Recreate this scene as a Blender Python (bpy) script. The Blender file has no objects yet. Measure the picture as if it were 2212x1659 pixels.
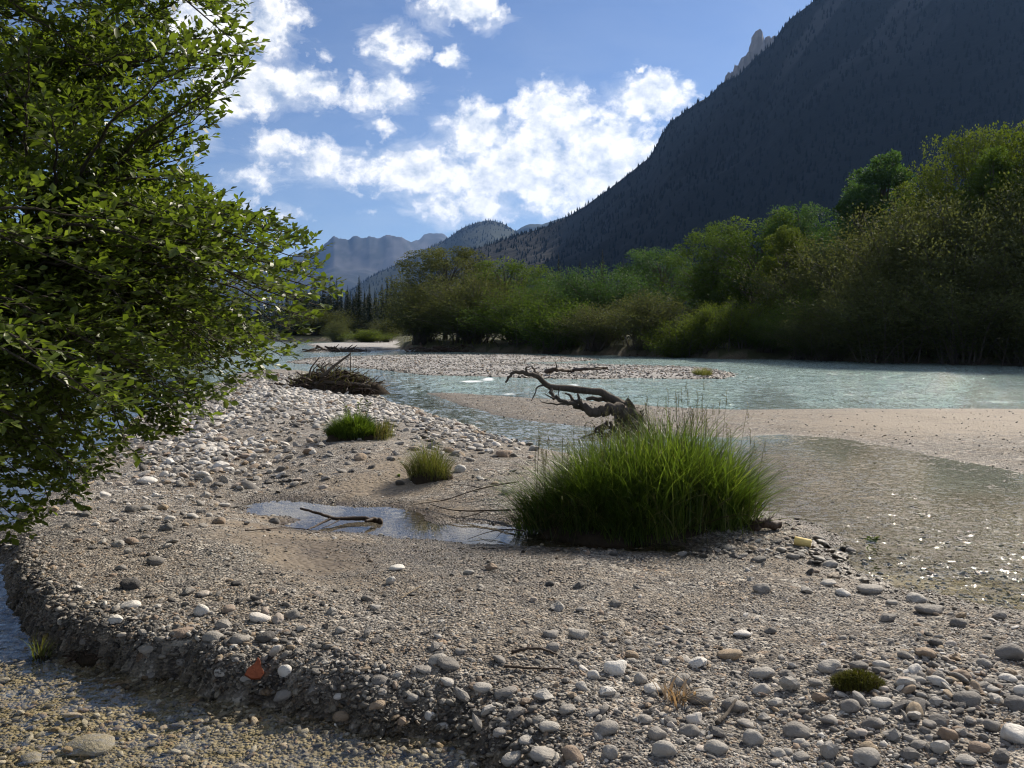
import bpy, math, random
import numpy as np
from mathutils import Vector

sc = bpy.context.scene
COL = sc.collection
R = math.radians
rng = np.random.default_rng(7)
random.seed(7)

# ------------------------------------------------------------------ camera
F, U0, VC, V0, H = 1855.0, 1106.0, 829.5, 715.0, 1.75   # layout units: a 2212 x 1659 sheet
TH = math.atan((VC - V0) / F)
ST, CT = math.sin(TH), math.cos(TH)
cam_d = bpy.data.cameras.new('camera')
cam_d.sensor_width = 36
cam_d.lens = 36 * F / 2212
cam_d.clip_start = 0.05
cam_d.clip_end = 40000
cam = bpy.data.objects.new('camera', cam_d)
cam.location = (0, 0, H)
cam.rotation_euler = (R(90) - TH, 0, 0)
COL.objects.link(cam)
sc.camera = cam

# ------------------------------------------------------------------ sun, sky, exposure
SUN_AZ, SUN_EL = 39.0, 36.0            # azimuth clockwise from the view direction (+Y)
sd = Vector((math.sin(R(SUN_AZ)) * math.cos(R(SUN_EL)), math.cos(R(SUN_AZ)) * math.cos(R(SUN_EL)), math.sin(R(SUN_EL))))
sun_d = bpy.data.lights.new('sun', 'SUN')
sun_d.energy = 5.0
sun_d.angle = R(0.53)
sun_d.color = (1.0, 0.90, 0.77)
sun = bpy.data.objects.new('sun', sun_d)
sun.rotation_euler = (-sd).to_track_quat('-Z', 'Y').to_euler()
sun.location = (200, 200, 300)
COL.objects.link(sun)
sc.view_settings.view_transform = 'Standard'
sc.view_settings.look = 'None'
sc.view_settings.exposure = 0.60
sc.view_settings.gamma = 1.0
sc.view_settings.use_curve_mapping = False
SKY_STRENGTH = 0.047


def azel(u, v):
    x, y, z = (u - U0) / F, CT + (VC - v) / F * ST, -ST + (VC - v) / F * CT
    return math.atan2(x, y), math.atan2(z, math.hypot(x, y))


def make_world():
    w = bpy.data.worlds.new('World')
    sc.world = w
    w.use_nodes = True
    nt = w.node_tree
    nt.nodes.clear()
    N, L = nt.nodes.new, nt.links.new
    out = N('ShaderNodeOutputWorld')
    bg = N('ShaderNodeBackground')
    sky = N('ShaderNodeTexSky')
    sky.sky_type = 'NISHITA'
    sky.sun_disc = False
    sky.sun_elevation = R(SUN_EL)
    sky.sun_rotation = R(SUN_AZ)
    sky.altitude = 800
    sky.air_density = 1.0
    sky.dust_density = 0.6
    sky.ozone_density = 2.0

    def val(x):
        return x

    def m(op, a, b=None, c=None, clamp=False):
        n = N('ShaderNodeMath')
        n.operation = op
        n.use_clamp = clamp
        for i, s in enumerate((a, b, c)):
            if s is None:
                continue
            if isinstance(s, (int, float)):
                n.inputs[i].default_value = s
            else:
                L(s, n.inputs[i])
        return n.outputs[0]

    tc = N('ShaderNodeTexCoord')
    sep = N('ShaderNodeSeparateXYZ')
    L(tc.outputs['Generated'], sep.inputs[0])
    X, Y, Z = sep.outputs
    az = m('ARCTAN2', X, Y)
    hyp = m('SQRT', m('ADD', m('MULTIPLY', X, X), m('MULTIPLY', Y, Y)))
    el = m('ARCTAN2', Z, hyp)
    comb = N('ShaderNodeCombineXYZ')
    L(az, comb.inputs[0])
    L(el, comb.inputs[1])
    ae = comb.outputs[0]

    def noise(vec, scale, detail, rough, dist=0.0, off=(0, 0, 0), stretch=(1, 1, 1)):
        mp = N('ShaderNodeMapping')
        mp.inputs['Location'].default_value = off
        mp.inputs['Scale'].default_value = stretch
        L(vec, mp.inputs[0])
        n = N('ShaderNodeTexNoise')
        n.inputs['Scale'].default_value = scale
        n.inputs['Detail'].default_value = detail
        n.inputs['Roughness'].default_value = rough
        n.inputs['Distortion'].default_value = dist
        L(mp.outputs[0], n.inputs['Vector'])
        return n.outputs['Fac']

    # soft cloud banks, placed by compass direction and height above the horizon
    banks = [  # u, v, ru, rv, weight
        (470, 60, 140, 120, .95), (570, 60, 95, 80, .9), (520, 190, 140, 75, .95), (650, 190, 130, 58, .85), (600, 15, 70, 40, .8),
        (850, 110, 85, 70, .8), (830, 205, 105, 55, .9), (780, 215, 90, 40, .6),
        (1000, 15, 110, 45, 1.05), (950, 45, 50, 40, .7), (975, 128, 42, 26, .9),
        (600, 320, 85, 50, .8), (720, 350, 160, 60, .75), (560, 385, 140, 40, .55), (820, 275, 70, 28, .55),
        (1040, 285, 105, 70, 1.0), (1200, 255, 115, 85, 1.1), (1400, 215, 105, 60, 1.05), (1150, 370, 280, 95, 1.1),
        (900, 370, 170, 70, .9), (1010, 440, 190, 50, .85), (1300, 360, 190, 110, 1.1), (1200, 455, 180, 35, .75), (1300, 300, 140, 80, 1.0),
        (490, 435, 75, 30, .7), (610, 462, 75, 28, .7), (440, 300, 60, 40, .5), (800, 445, 60, 22, .5),
        (1395, 147, 18, 10, .7), (700, 118, 30, 12, .6), (1480, 190, 50, 30, .7),
    ]
    tot = None
    # ragged the lookup direction so that the banks get billowing edges
    wn = N('ShaderNodeTexNoise')
    wn.inputs['Scale'].default_value = 26
    wn.inputs['Detail'].default_value = 4
    wn.inputs['Roughness'].default_value = .55
    L(ae, wn.inputs['Vector'])
    sub = N('ShaderNodeVectorMath'); sub.operation = 'SUBTRACT'
    L(wn.outputs['Color'], sub.inputs[0]); sub.inputs[1].default_value = (.5, .5, .5)
    scl = N('ShaderNodeVectorMath'); scl.operation = 'SCALE'
    L(sub.outputs[0], scl.inputs[0]); scl.inputs['Scale'].default_value = .042
    add = N('ShaderNodeVectorMath'); add.operation = 'ADD'
    L(ae, add.inputs[0]); L(scl.outputs[0], add.inputs[1])
    wae = add.outputs[0]
    for (u, v, ru, rv, wt) in banks:
        a, e = azel(u, v)
        s = N('ShaderNodeVectorMath'); s.operation = 'SUBTRACT'
        L(wae, s.inputs[0]); s.inputs[1].default_value = (a, e, 0)
        mu = N('ShaderNodeVectorMath'); mu.operation = 'MULTIPLY'
        L(s.outputs[0], mu.inputs[0]); mu.inputs[1].default_value = (F / ru, F / rv, 0)
        d = N('ShaderNodeVectorMath'); d.operation = 'DOT_PRODUCT'
        L(mu.outputs[0], d.inputs[0]); L(mu.outputs[0], d.inputs[1])
        g = m('MULTIPLY', m('EXPONENT', m('MULTIPLY', d.outputs['Value'], -1.05)), wt)
        tot = g if tot is None else m('MAXIMUM', m('ADD', m('MULTIPLY', tot, 1.0), m('MULTIPLY', g, .0)), g)
    # broken cloud over the unseen sky, cover raised to whiten fill light in shadows
    rest = noise(ae, 3.2, 3, .5, 0, (3.1, 1.7, 0), (1, 2.2, 1))
    rest = m('MULTIPLY', m('SUBTRACT', rest, .40, clamp=True), 4.0)
    away = m('MULTIPLY', m('SUBTRACT', m('ABSOLUTE', m('SUBTRACT', az, .04)), .52, clamp=True), 6, clamp=True)
    high = m('MULTIPLY', m('SUBTRACT', el, .42, clamp=True), 6, clamp=True)
    rest = m('MULTIPLY', rest, m('MAXIMUM', away, high))
    tot = m('MAXIMUM', tot, rest)

    def density(vec):
        n1 = noise(vec, 30, 6, .58, .25, (0, 0, 0), (1, 1.25, 1))
        n2 = noise(vec, 95, 3, .6, .3, (5, 2, 0), (1, 1.15, 1))
        return m('ADD', m('MULTIPLY', n1, .8), m('MULTIPLY', n2, .2))

    n0 = density(ae)
    dens = m('SUBTRACT', m('ADD', m('MULTIPLY', tot, .85), m('MULTIPLY', n0, 1.3)), 1.03)
    cov = m('MULTIPLY', dens, 3.8, clamp=True)
    nw = noise(ae, 13, 5, .66, .9, (7, 3, 0), (1, 2.4, 1))
    wisp = m('SUBTRACT', m('ADD', m('MULTIPLY', tot, .9), m('MULTIPLY', nw, 1.1)), .86)
    wisp = m('MULTIPLY', m('MULTIPLY', wisp, 2.0, clamp=True), .55)
    cov = m('MAXIMUM', cov, wisp)
    # light: compare with the density a little nearer the sun
    off = N('ShaderNodeVectorMath'); off.operation = 'ADD'
    L(ae, off.inputs[0]); off.inputs[1].default_value = (.012, .016, 0)
    n1 = density(off.outputs[0])
    lit = m('ADD', m('MULTIPLY', m('SUBTRACT', n0, n1), 1.9), .80, clamp=True)
    thick = m('MULTIPLY', dens, 1.2, clamp=True)
    lit = m('SUBTRACT', lit, m('MULTIPLY', thick, .22), clamp=True)
    ramp = N('ShaderNodeValToRGB')
    L(lit, ramp.inputs[0])
    ramp.color_ramp.elements[0].position = .35
    ramp.color_ramp.elements[0].color = (.36, .42, .51, 1)
    ramp.color_ramp.elements[1].position = .85
    ramp.color_ramp.elements[1].color = (.79, .78, .77, 1)
    # a soft veil of thin cirrus below the banks
    veil = m('MULTIPLY', m('MULTIPLY', noise(ae, 9, 5, .6, .6, (2, 9, 0), (1, 3, 1)), m('SUBTRACT', .42, m('ABSOLUTE', m('SUBTRACT', el, .12)), clamp=True)), .75, clamp=True)
    # deepen the blue a little
    gam = N('ShaderNodeMix'); gam.data_type = 'RGBA'; gam.blend_type = 'MULTIPLY'
    gam.inputs[0].default_value = 1
    L(sky.outputs[0], gam.inputs[6]); gam.inputs[7].default_value = (SKY_STRENGTH * .76, SKY_STRENGTH * .93, SKY_STRENGTH * 1.22, 1)
    vm = N('ShaderNodeMix'); vm.data_type = 'RGBA'
    L(veil, vm.inputs[0]); L(gam.outputs[2], vm.inputs[6]); vm.inputs[7].default_value = (.46, .51, .55, 1)
    mix = N('ShaderNodeMix'); mix.data_type = 'RGBA'
    L(m('MULTIPLY', cov, .96), mix.inputs[0]); L(vm.outputs[2], mix.inputs[6]); L(ramp.outputs[0], mix.inputs[7])
    L(mix.outputs[2], bg.inputs[0])
    bg.inputs[1].default_value = 1.0
    L(bg.outputs[0], out.inputs[0])
    w.cycles.sampling_method = 'NONE'


make_world()

cy = sc.cycles
cy.use_denoising = True
cy.denoiser = 'OPENIMAGEDENOISE'
cy.max_bounces = 5
cy.use_adaptive_sampling = True
cy.adaptive_threshold = 0.02
cy.diffuse_bounces = 2
cy.glossy_bounces = 3
cy.transmission_bounces = 3
cy.transparent_max_bounces = 12
cy.volume_bounces = 0
cy.filter_width = 1.15
cy.sample_clamp_indirect = 6
cy.caustics_reflective = False
cy.caustics_refractive = False

# ------------------------------------------------------------------ helpers


def ray(u, v):
    return ((u - U0) / F, CT + (VC - v) / F * ST, -ST + (VC - v) / F * CT)


def P(u, v, z=0.0):
    r = ray(u, v)
    t = (z - H) / r[2]
    return np.array((r[0] * t, r[1] * t, z))


def at(u, v, y):
    r = ray(u, v)
    t = y / r[1]
    return np.array((r[0] * t, y, H + r[2] * t))


def proj(x, y, z):
    d = np.maximum(y * CT - (z - H) * ST, .4)
    up = y * ST + (z - H) * CT
    return U0 + F * x / d, VC - F * up / d


def hash2(ix, iy, s):
    h = (ix.astype(np.int64) * 374761393 + iy.astype(np.int64) * 668265263 + s * 1442695041) & 0x7fffffff
    h = ((h ^ (h >> 13)) * 1274126177) & 0x7fffffff
    h = h ^ (h >> 16)
    return (h & 0xffff) / 65535.0


def vnoise(x, y, s=0):
    ix, iy = np.floor(x), np.floor(y)
    fx, fy = x - ix, y - iy
    fx, fy = fx * fx * (3 - 2 * fx), fy * fy * (3 - 2 * fy)
    a, b = hash2(ix, iy, s), hash2(ix + 1, iy, s)
    c, d = hash2(ix, iy + 1, s), hash2(ix + 1, iy + 1, s)
    return (a * (1 - fx) + b * fx) * (1 - fy) + (c * (1 - fx) + d * fx) * fy - .5


def fbm(x, y, o=4, s=0, g=.5):
    t, a = 0, 1.0
    for i in range(o):
        t = t + a * vnoise(x, y, s + i * 17)
        x, y, a = x * 2.03 + 11.3, y * 2.03 + 5.7, a * g
    return t


def sstep(a, b, x):
    t = np.clip((x - a) / (b - a), 0, 1)
    return t * t * (3 - 2 * t)


def sdf(px, py, poly):
    d = np.full(px.shape, 1e18)
    ins = np.zeros(px.shape, bool)
    n = len(poly)
    for i in range(n):
        ax, ay = poly[i]
        bx, by = poly[(i + 1) % n]
        ex, ey = bx - ax, by - ay
        wx, wy = px - ax, py - ay
        t = np.clip((wx * ex + wy * ey) / (ex * ex + ey * ey + 1e-12), 0, 1)
        d = np.minimum(d, (wx - ex * t) ** 2 + (wy - ey * t) ** 2)
        if ay != by:
            c = ((ay > py) != (by > py)) & (px < (bx - ax) * (py - ay) / (by - ay) + ax)
            ins ^= c
    return np.where(ins, 1, -1) * np.sqrt(d)


def poly(lst):
    out = []
    for p in lst:
        if p[0] == 'w':
            out.append((p[1], p[2]))
        else:
            q = P(p[0], p[1])
            out.append((q[0], q[1]))
    return out


def idw(u, v, ctrl, p=1.5):
    num = den = 0
    for (a, b, c) in ctrl:
        w = 1 / (((u - a) / 1.6) ** 2 + (v - b) ** 2 + 60) ** p
        num, den = num + w * c, den + w
    return num / den


def mesh(name, v, faces, smooth=True, attrs=None):
    """faces: array (n,k) or a list of such arrays"""
    if isinstance(faces, np.ndarray):
        faces = [faces]
    faces = [np.asarray(f, np.int32) for f in faces if len(f)]
    v = np.asarray(v, np.float32)
    me = bpy.data.meshes.new(name)
    me.vertices.add(len(v))
    me.vertices.foreach_set('co', v.ravel())
    li = np.concatenate([f.ravel() for f in faces])
    ks = np.concatenate([np.full(len(f), f.shape[1], np.int32) for f in faces])
    st = np.concatenate([[0], np.cumsum(ks)[:-1]]).astype(np.int32)
    me.loops.add(len(li))
    me.loops.foreach_set('vertex_index', li)
    me.polygons.add(len(ks))
    me.polygons.foreach_set('loop_start', st)
    me.update(calc_edges=True)
    me.polygons.foreach_set('use_smooth', np.full(len(ks), smooth, bool))
    for k, a in (attrs or {}).items():
        a = np.asarray(a, np.float32)
        if a.ndim == 1:
            me.attributes.new(k, 'FLOAT', 'POINT').data.foreach_set('value', a)
        else:
            me.attributes.new(k, 'FLOAT_VECTOR', 'POINT').data.foreach_set('vector', a.ravel())
    me.update()
    return me


def link(name, me, mat=None, parent=None):
    o = bpy.data.objects.new(name, me)
    COL.objects.link(o)
    if mat is not None and me is not None and len(me.materials) == 0:
        me.materials.append(mat)
    if parent is not None:
        o.parent = parent
    return o


def tag(o, label=None, cat=None, group=None, kind=None):
    if label: o['label'] = label
    if cat: o['category'] = cat
    if group: o['group'] = group
    if kind: o['kind'] = kind
    return o


def empty(name, loc, label=None, cat=None, group=None):
    o = bpy.data.objects.new(name, None)
    o.location = tuple(float(c) for c in loc)
    o.empty_display_size = .2
    COL.objects.link(o)
    return tag(o, label, cat, group)


class MB:
    def __init__(s):
        s.v, s.f, s.n, s.a = [], {}, 0, []

    def add(s, v, faces, a=0.0):
        v = np.asarray(v, float)
        if isinstance(faces, np.ndarray):
            faces = [faces]
        for f in faces:
            f = np.asarray(f)
            s.f.setdefault(f.shape[1], []).append(f + s.n)
        s.v.append(v)
        s.a.append(np.full(len(v), a) if np.isscalar(a) else np.asarray(a))
        s.n += len(v)

    def tube(s, pts, rad, k=6, a=0.0, wob=0.0):
        pts = np.asarray(pts, float)
        n = len(pts)
        rad = np.full(n, rad) if np.isscalar(rad) else np.asarray(rad, float)
        t = np.gradient(pts, axis=0)
        t /= np.linalg.norm(t, axis=1)[:, None] + 1e-9
        ref = np.array((0, 0, 1.)) if abs(t[:, 2]).mean() < .8 else np.array((1., 0, 0))
        x = np.cross(t, ref); x /= np.linalg.norm(x, axis=1)[:, None] + 1e-9
        y = np.cross(t, x)
        ang = np.linspace(0, 2 * math.pi, k, endpoint=False)
        rr = rad[:, None] * (1 + (rng.random((n, k)) - .5) * wob)
        v = pts[:, None] + rr[..., None] * (np.cos(ang)[None, :, None] * x[:, None] + np.sin(ang)[None, :, None] * y[:, None])
        i = np.arange(n - 1)[:, None] * k
        j = np.arange(k)[None]
        j2 = (j + 1) % k
        q = np.stack([i + j, i + j2, i + k + j2, i + k + j], -1).reshape(-1, 4)
        s.add(v.reshape(-1, 3), [q, np.arange(k)[None, ::-1], (np.arange(k) + (n - 1) * k)[None]], a)

    def build(s, name, mat, parent=None, smooth=True, attr='tint', extra=None):
        me = mesh(name, np.concatenate(s.v), [np.concatenate(x) for x in s.f.values()], smooth, {attr: np.concatenate(s.a)})
        return link(name, me, mat, parent)

    def me(s, name, mat, smooth=True):
        me = mesh(name, np.concatenate(s.v), [np.concatenate(x) for x in s.f.values()], smooth, {'tint': np.concatenate(s.a)})
        me.materials.append(mat)
        return me


def norm(a):
    return a / (np.linalg.norm(a, axis=-1, keepdims=True) + 1e-9)


def spline(pts, n):
    """Catmull-Rom through pts"""
    p = np.asarray(pts, float)
    p = np.vstack([2 * p[0] - p[1], p, 2 * p[-1] - p[-2]])
    out = []
    m = len(p) - 3
    for t in np.linspace(0, m - 1e-6, n):
        i = int(t); f = t - i
        a, b, c, d = p[i:i + 4]
        out.append(.5 * ((2 * b) + (c - a) * f + (2 * a - 5 * b + 4 * c - d) * f * f + (3 * b - a - 3 * c + d) * f ** 3))
    return np.array(out)


# leaf templates: (across, along, out of plane) in units of leaf width / length / width
LEAF_T = np.array([(0, 0, 0), (-.30, .28, .03), (-.47, .62, .05), (0, 1, -.12), (.47, .62, .05), (.30, .28, .03), (0, .3, -.06), (0, .64, -.07)])
LEAF_F = [np.array([(0, 6, 1), (2, 7, 3), (0, 5, 6), (7, 4, 3)]), np.array([(1, 6, 7, 2), (6, 5, 4, 7)])]
CARD_T = np.array([(0, 0, 0), (-.5, .5, .06), (0, 1, 0), (.5, .5, .06)])
CARD_F = [np.array([(0, 3, 2, 1)])]


def leaves(p, d, n, ln, wd, T=LEAF_T, FS=LEAF_F):
    """positions, axis, normal (N,3), length, width (N) -> verts, faces"""
    d = norm(d)
    s = norm(np.cross(d, n))
    n = np.cross(s, d)
    k = len(T)
    v = p[:, None] + s[:, None] * (T[None, :, 0, None] * wd[:, None, None]) + d[:, None] * (T[None, :, 1, None] * ln[:, None, None]) + n[:, None] * (T[None, :, 2, None] * wd[:, None, None])
    off = np.arange(len(p))[:, None, None] * k
    return v.reshape(-1, 3), [(f[None] + off).reshape(-1, f.shape[1]) for f in FS]


# ------------------------------------------------------------------ materials


class M:
    """tiny node-tree writer"""

    def __init__(s, name):
        s.mat = bpy.data.materials.new(name)
        s.mat.use_nodes = True
        s.nt = s.mat.node_tree
        s.nt.nodes.clear()
        s.out = s.N('ShaderNodeOutputMaterial')

    def N(s, t, **kw):
        n = s.nt.nodes.new(t)
        for k, v in kw.items():
            setattr(n, k, v)
        return n

    def L(s, a, b):
        s.nt.links.new(a, b)

    def put(s, sock, x):
        if hasattr(x, 'links') or isinstance(x, bpy.types.NodeSocket):
            s.L(x, sock)
        elif isinstance(x, (tuple, list)) and sock.type == 'RGBA' and len(x) == 3:
            sock.default_value = (*x, 1)
        else:
            sock.default_value = x

    def math(s, op, a, b=None, c=None, clamp=False):
        n = s.N('ShaderNodeMath', operation=op, use_clamp=clamp)
        for i, x in enumerate((a, b, c)):
            if x is not None:
                s.put(n.inputs[i], x)
        return n.outputs[0]

    def mix(s, f, a, b, blend='MIX'):
        n = s.N('ShaderNodeMix', data_type='RGBA', blend_type=blend)
        s.put(n.inputs[0], f); s.put(n.inputs[6], a); s.put(n.inputs[7], b)
        return n.outputs[2]

    def attr(s, name, typ='GEOMETRY', out='Fac'):
        n = s.N('ShaderNodeAttribute', attribute_name=name, attribute_type=typ)
        return n.outputs[out]

    def coord(s, which='Object'):
        return s.N('ShaderNodeTexCoord').outputs[which]

    def noise(s, scale, detail=4, rough=.55, vec=None, dist=0, out='Fac', stretch=None):
        n = s.N('ShaderNodeTexNoise')
        n.inputs['Scale'].default_value = scale
        n.inputs['Detail'].default_value = detail
        n.inputs['Roughness'].default_value = rough
        n.inputs['Distortion'].default_value = dist
        v = vec if vec is not None else s.coord()
        if stretch:
            mp = s.N('ShaderNodeMapping')
            mp.inputs['Scale'].default_value = stretch
            s.L(v, mp.inputs[0]); v = mp.outputs[0]
        s.L(v, n.inputs['Vector'])
        return n.outputs[out]

    def voro(s, scale, vec=None, out='Color', feature='F1', rand=1.0):
        n = s.N('ShaderNodeTexVoronoi', feature=feature)
        n.inputs['Scale'].default_value = scale
        n.inputs['Randomness'].default_value = rand
        s.L(vec if vec is not None else s.coord(), n.inputs['Vector'])
        return n.outputs[out]

    def voro2(s, scale, vec):
        n = s.N('ShaderNodeTexVoronoi')
        n.inputs['Scale'].default_value = scale
        s.L(vec, n.inputs['Vector'])
        return n.outputs['Color'], n.outputs['Distance']

    def ramp(s, f, stops, interp='LINEAR'):
        n = s.N('ShaderNodeValToRGB')
        n.color_ramp.interpolation = interp
        el = n.color_ramp.elements
        while len(el) < len(stops):
            el.new(.5)
        for e, (p, c) in zip(el, stops):
            e.position = p
            e.color = (*c, 1) if len(c) == 3 else c
        s.put(n.inputs[0], f)
        return n.outputs[0]

    def bump(s, h, strength=.5, dist=.02, normal=None):
        n = s.N('ShaderNodeBump')
        n.inputs['Strength'].default_value = strength
        n.inputs['Distance'].default_value = dist
        s.L(h, n.inputs['Height'])
        if normal is not None:
            s.L(normal, n.inputs['Normal'])
        return n.outputs[0]

    def bsdf(s, col, rough=.8, spec=.3, normal=None, trans=None):
        n = s.N('ShaderNodeBsdfPrincipled')
        s.put(n.inputs['Base Color'], col)
        s.put(n.inputs['Roughness'], rough)
        s.put(n.inputs['Specular IOR Level'], spec)
        if normal is not None:
            s.L(normal, n.inputs['Normal'])
        return n.outputs[0]

    def done(s, sh):
        s.L(sh, s.out.inputs['Surface'])
        return s.mat


def leaf_mat(name, stops, transl=.45, rough=.45, spec=.35, tcol=(1.25, 1.35, .55), attr='tint'):
    m = M(name)
    t = m.attr(attr)
    n = m.noise(2.2, 2)
    f = m.math('ADD', m.math('MULTIPLY', t, .8), m.math('MULTIPLY', n, .25))
    col = m.ramp(f, stops)
    b = m.bsdf(col, rough, spec)
    tr = m.N('ShaderNodeBsdfTranslucent')
    m.L(m.mix(1.0, col, tcol, 'MULTIPLY'), tr.inputs[0])
    mx = m.N('ShaderNodeMixShader')
    mx.inputs[0].default_value = transl
    m.L(b, mx.inputs[1]); m.L(tr.outputs[0], mx.inputs[2])
    return m.done(mx.outputs[0])


def bark_mat(name, a, b, scale=14, rough=.9):
    m = M(name)
    n = m.noise(scale, 6, .65, stretch=(1, 1, .35))
    col = m.mix(n, a, b)
    return m.done(m.bsdf(col, rough, .2, m.bump(n, .8, .02)))


STONE_STOPS = [(0.0, (.045, .042, .04)), (.18, (.115, .107, .096)), (.42, (.235, .217, .19)), (.64, (.385, .36, .315)), (.84, (.64, .61, .55)), (.93, (.27, .20, .145)), (1.0, (.31, .24, .155))]


def stone_mat(name, src):
    m = M(name)
    if src == 'inst':
        t = m.attr('tint', 'INSTANCER')
        wet = m.attr('wet', 'INSTANCER')
    else:
        oi = m.N('ShaderNodeObjectInfo')
        sp = m.N('ShaderNodeSeparateColor')
        m.L(oi.outputs['Color'], sp.inputs[0])
        t, wet = sp.outputs[0], sp.outputs[1]
    co = m.coord()
    n = m.noise(2.6, 6, .62, co)
    n2 = m.noise(14, 4, .6, co)
    col = m.ramp(t, STONE_STOPS)
    k = m.math('ADD', .68, m.math('MULTIPLY', n, .62))
    col = m.mix(1.0, col, m.ramp(k, [(0, (0, 0, 0)), (1, (1, 1, 1))]), 'MULTIPLY')
    spots = m.math('GREATER_THAN', n2, .66)
    col = m.mix(m.math('MULTIPLY', spots, .3), col, (.12, .11, .10))
    dark = m.mix(1.0, col, (.40, .37, .30), 'MULTIPLY')
    col = m.mix(wet, col, dark)  # wet stones, plus the painted shade of the near bank gravel
    rough = m.math('SUBTRACT', .82, m.math('MULTIPLY', wet, .5))
    return m.done(m.bsdf(col, rough, .4, m.bump(m.math('ADD', n, m.math('MULTIPLY', n2, .4)), .35, .12)))


def simple_mat(name, a, b, scale=8, rough=.85, spec=.25, bstr=.4):
    m = M(name)
    n = m.noise(scale, 5, .6)
    return m.done(m.bsdf(m.mix(n, a, b), rough, spec, m.bump(n, bstr, .02)))


MAT = {
    'stone_inst': stone_mat('stone_scatter', 'inst'),
    'stone': stone_mat('stone', 'obj'),
    'bush_leaf': leaf_mat('bush_leaf', [(0, (.030, .042, .010)), (.4, (.074, .102, .018)), (.75, (.12, .16, .03)), (1, (.19, .22, .055))], .50, .42, .4),
    'bush_bark': bark_mat('bush_bark', (.03, .025, .02), (.10, .085, .065), 30),
    'tree_leaf': leaf_mat('tree_leaf', [(0, (.022, .034, .010)), (.45, (.046, .075, .018)), (.8, (.080, .118, .026)), (1, (.11, .15, .035))], .38, .75, .08),
    'tree_leaf_blue': leaf_mat('tree_leaf_cool', [(0, (.018, .034, .014)), (.45, (.038, .074, .028)), (.8, (.062, .112, .042)), (1, (.09, .15, .055))], .36, .7, .1),
    'tree_leaf_yellow': leaf_mat('tree_leaf_warm', [(0, (.028, .038, .010)), (.45, (.060, .080, .018)), (.8, (.095, .122, .026)), (1, (.13, .15, .04))], .4, .75, .08),
    'willow_grey': leaf_mat('willow_leaf', [(0, (.034, .040, .018)), (.45, (.066, .078, .032)), (.8, (.10, .112, .044)), (1, (.13, .145, .06))], .36, .75, .08, (1.1, 1.1, .6)),
    'bark': bark_mat('tree_bark', (.035, .03, .025), (.11, .095, .08), 6),
    'needle': leaf_mat('spruce_needle', [(0, (.007, .013, .008)), (.5, (.014, .027, .014)), (1, (.028, .048, .022))], .12, .7, .15),
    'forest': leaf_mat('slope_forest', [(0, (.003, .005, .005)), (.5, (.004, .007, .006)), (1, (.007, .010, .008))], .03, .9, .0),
    'grass': leaf_mat('grass_blade', [(0, (.022, .034, .009)), (.4, (.062, .098, .020)), (.75, (.12, .17, .032)), (.92, (.18, .22, .055)), (1, (.30, .25, .14))], .5, .42, .4, (1.2, 1.3, .5)),
    'grass_dry': leaf_mat('dry_grass', [(0, (.06, .05, .025)), (.45, (.12, .11, .045)), (.75, (.13, .17, .04)), (1, (.28, .23, .12))], .4, .6, .2, (1.2, 1.2, .6)),
    'wood_grey': bark_mat('weathered_wood', (.016, .013, .011), (.135, .115, .092), 22),
    'wood_dark': bark_mat('wet_wood', (.022, .016, .012), (.09, .062, .042), 18, .6),
    'twig_pale': bark_mat('dry_twig', (.14, .11, .075), (.32, .26, .18), 25),
    'soil': simple_mat('dark_soil', (.015, .012, .009), (.06, .045, .03), 12, .95, .1, 1.0),
    'moss': leaf_mat('moss', [(0, (.03, .026, .008)), (.5, (.075, .07, .018)), (1, (.12, .13, .03))], .3, .8, .1),
    'yellow': simple_mat('yellow_foam', (.62, .44, .12), (.80, .66, .30), 18, .75, .3),
    'orange': simple_mat('orange_clay', (.13, .036, .018), (.24, .07, .03), 9, .8, .2),
    'straw': leaf_mat('dead_leaf', [(0, (.16, .11, .065)), (.5, (.33, .25, .16)), (1, (.50, .42, .31))], .35, .6, .2, (1.1, .9, .6)),
}

# ------------------------------------------------------------------ land: shorelines drawn on the water plane z = 0
BAR_A = poly([(1045, 1659), (972, 1600), (898, 1593), (770, 1577), (678, 1541), (572, 1517), (485, 1493), (398, 1472), (312, 1459), (242, 1425), (160, 1408),
              (104, 1378), (62, 1326), (35, 1275), (0, 1215), (-45, 1185), (10, 1150), (80, 1090), (150, 1035), (220, 975), (270, 925), (330, 885),
              (430, 850), (490, 815), (600, 808), (700, 812), (790, 832), (800, 852), (835, 872), (911, 893), (978, 913), (1027, 928), (1063, 942),
              (1137, 960), (1250, 985), (1400, 1020), (1550, 1070), (1640, 1100), (1720, 1120), (1800, 1150), (1830, 1168), (1800, 1190),
              (1869, 1236), (1940, 1268), (2011, 1278), (2083, 1300), (2212, 1325), (2500, 1400), ('w', 8, 2.2), ('w', 12, -8), ('w', -2, -8), ('w', -.6, -1), ('w', -.1, 1.6)])
PUDDLE = poly([(529, 1111), (536, 1090), (600, 1081), (658, 1083), (750, 1095), (842, 1093), (903, 1108), (915, 1124), (949, 1133), (1010, 1130), (1111, 1141), (1300, 1162),
               (1480, 1180), (1480, 1192), (1300, 1188), (1100, 1176), (1025, 1175), (872, 1161), (780, 1148), (700, 1147), (640, 1143), (621, 1135), (648, 1124), (627, 1117), (566, 1112)])
BAR_C = poly([(905, 848), (1000, 850), (1150, 860), (1300, 868), (1450, 880), (1580, 885), (1900, 884), (2300, 884), (2700, 886), (2700, 1060), (2212, 1024),
              (2128, 1005), (2047, 991), (1965, 972), (1883, 959), (1785, 945), (1680, 938), (1560, 945), (1400, 940), (1300, 927), (1200, 915), (1100, 903), (1051, 886), (980, 868)])
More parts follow.
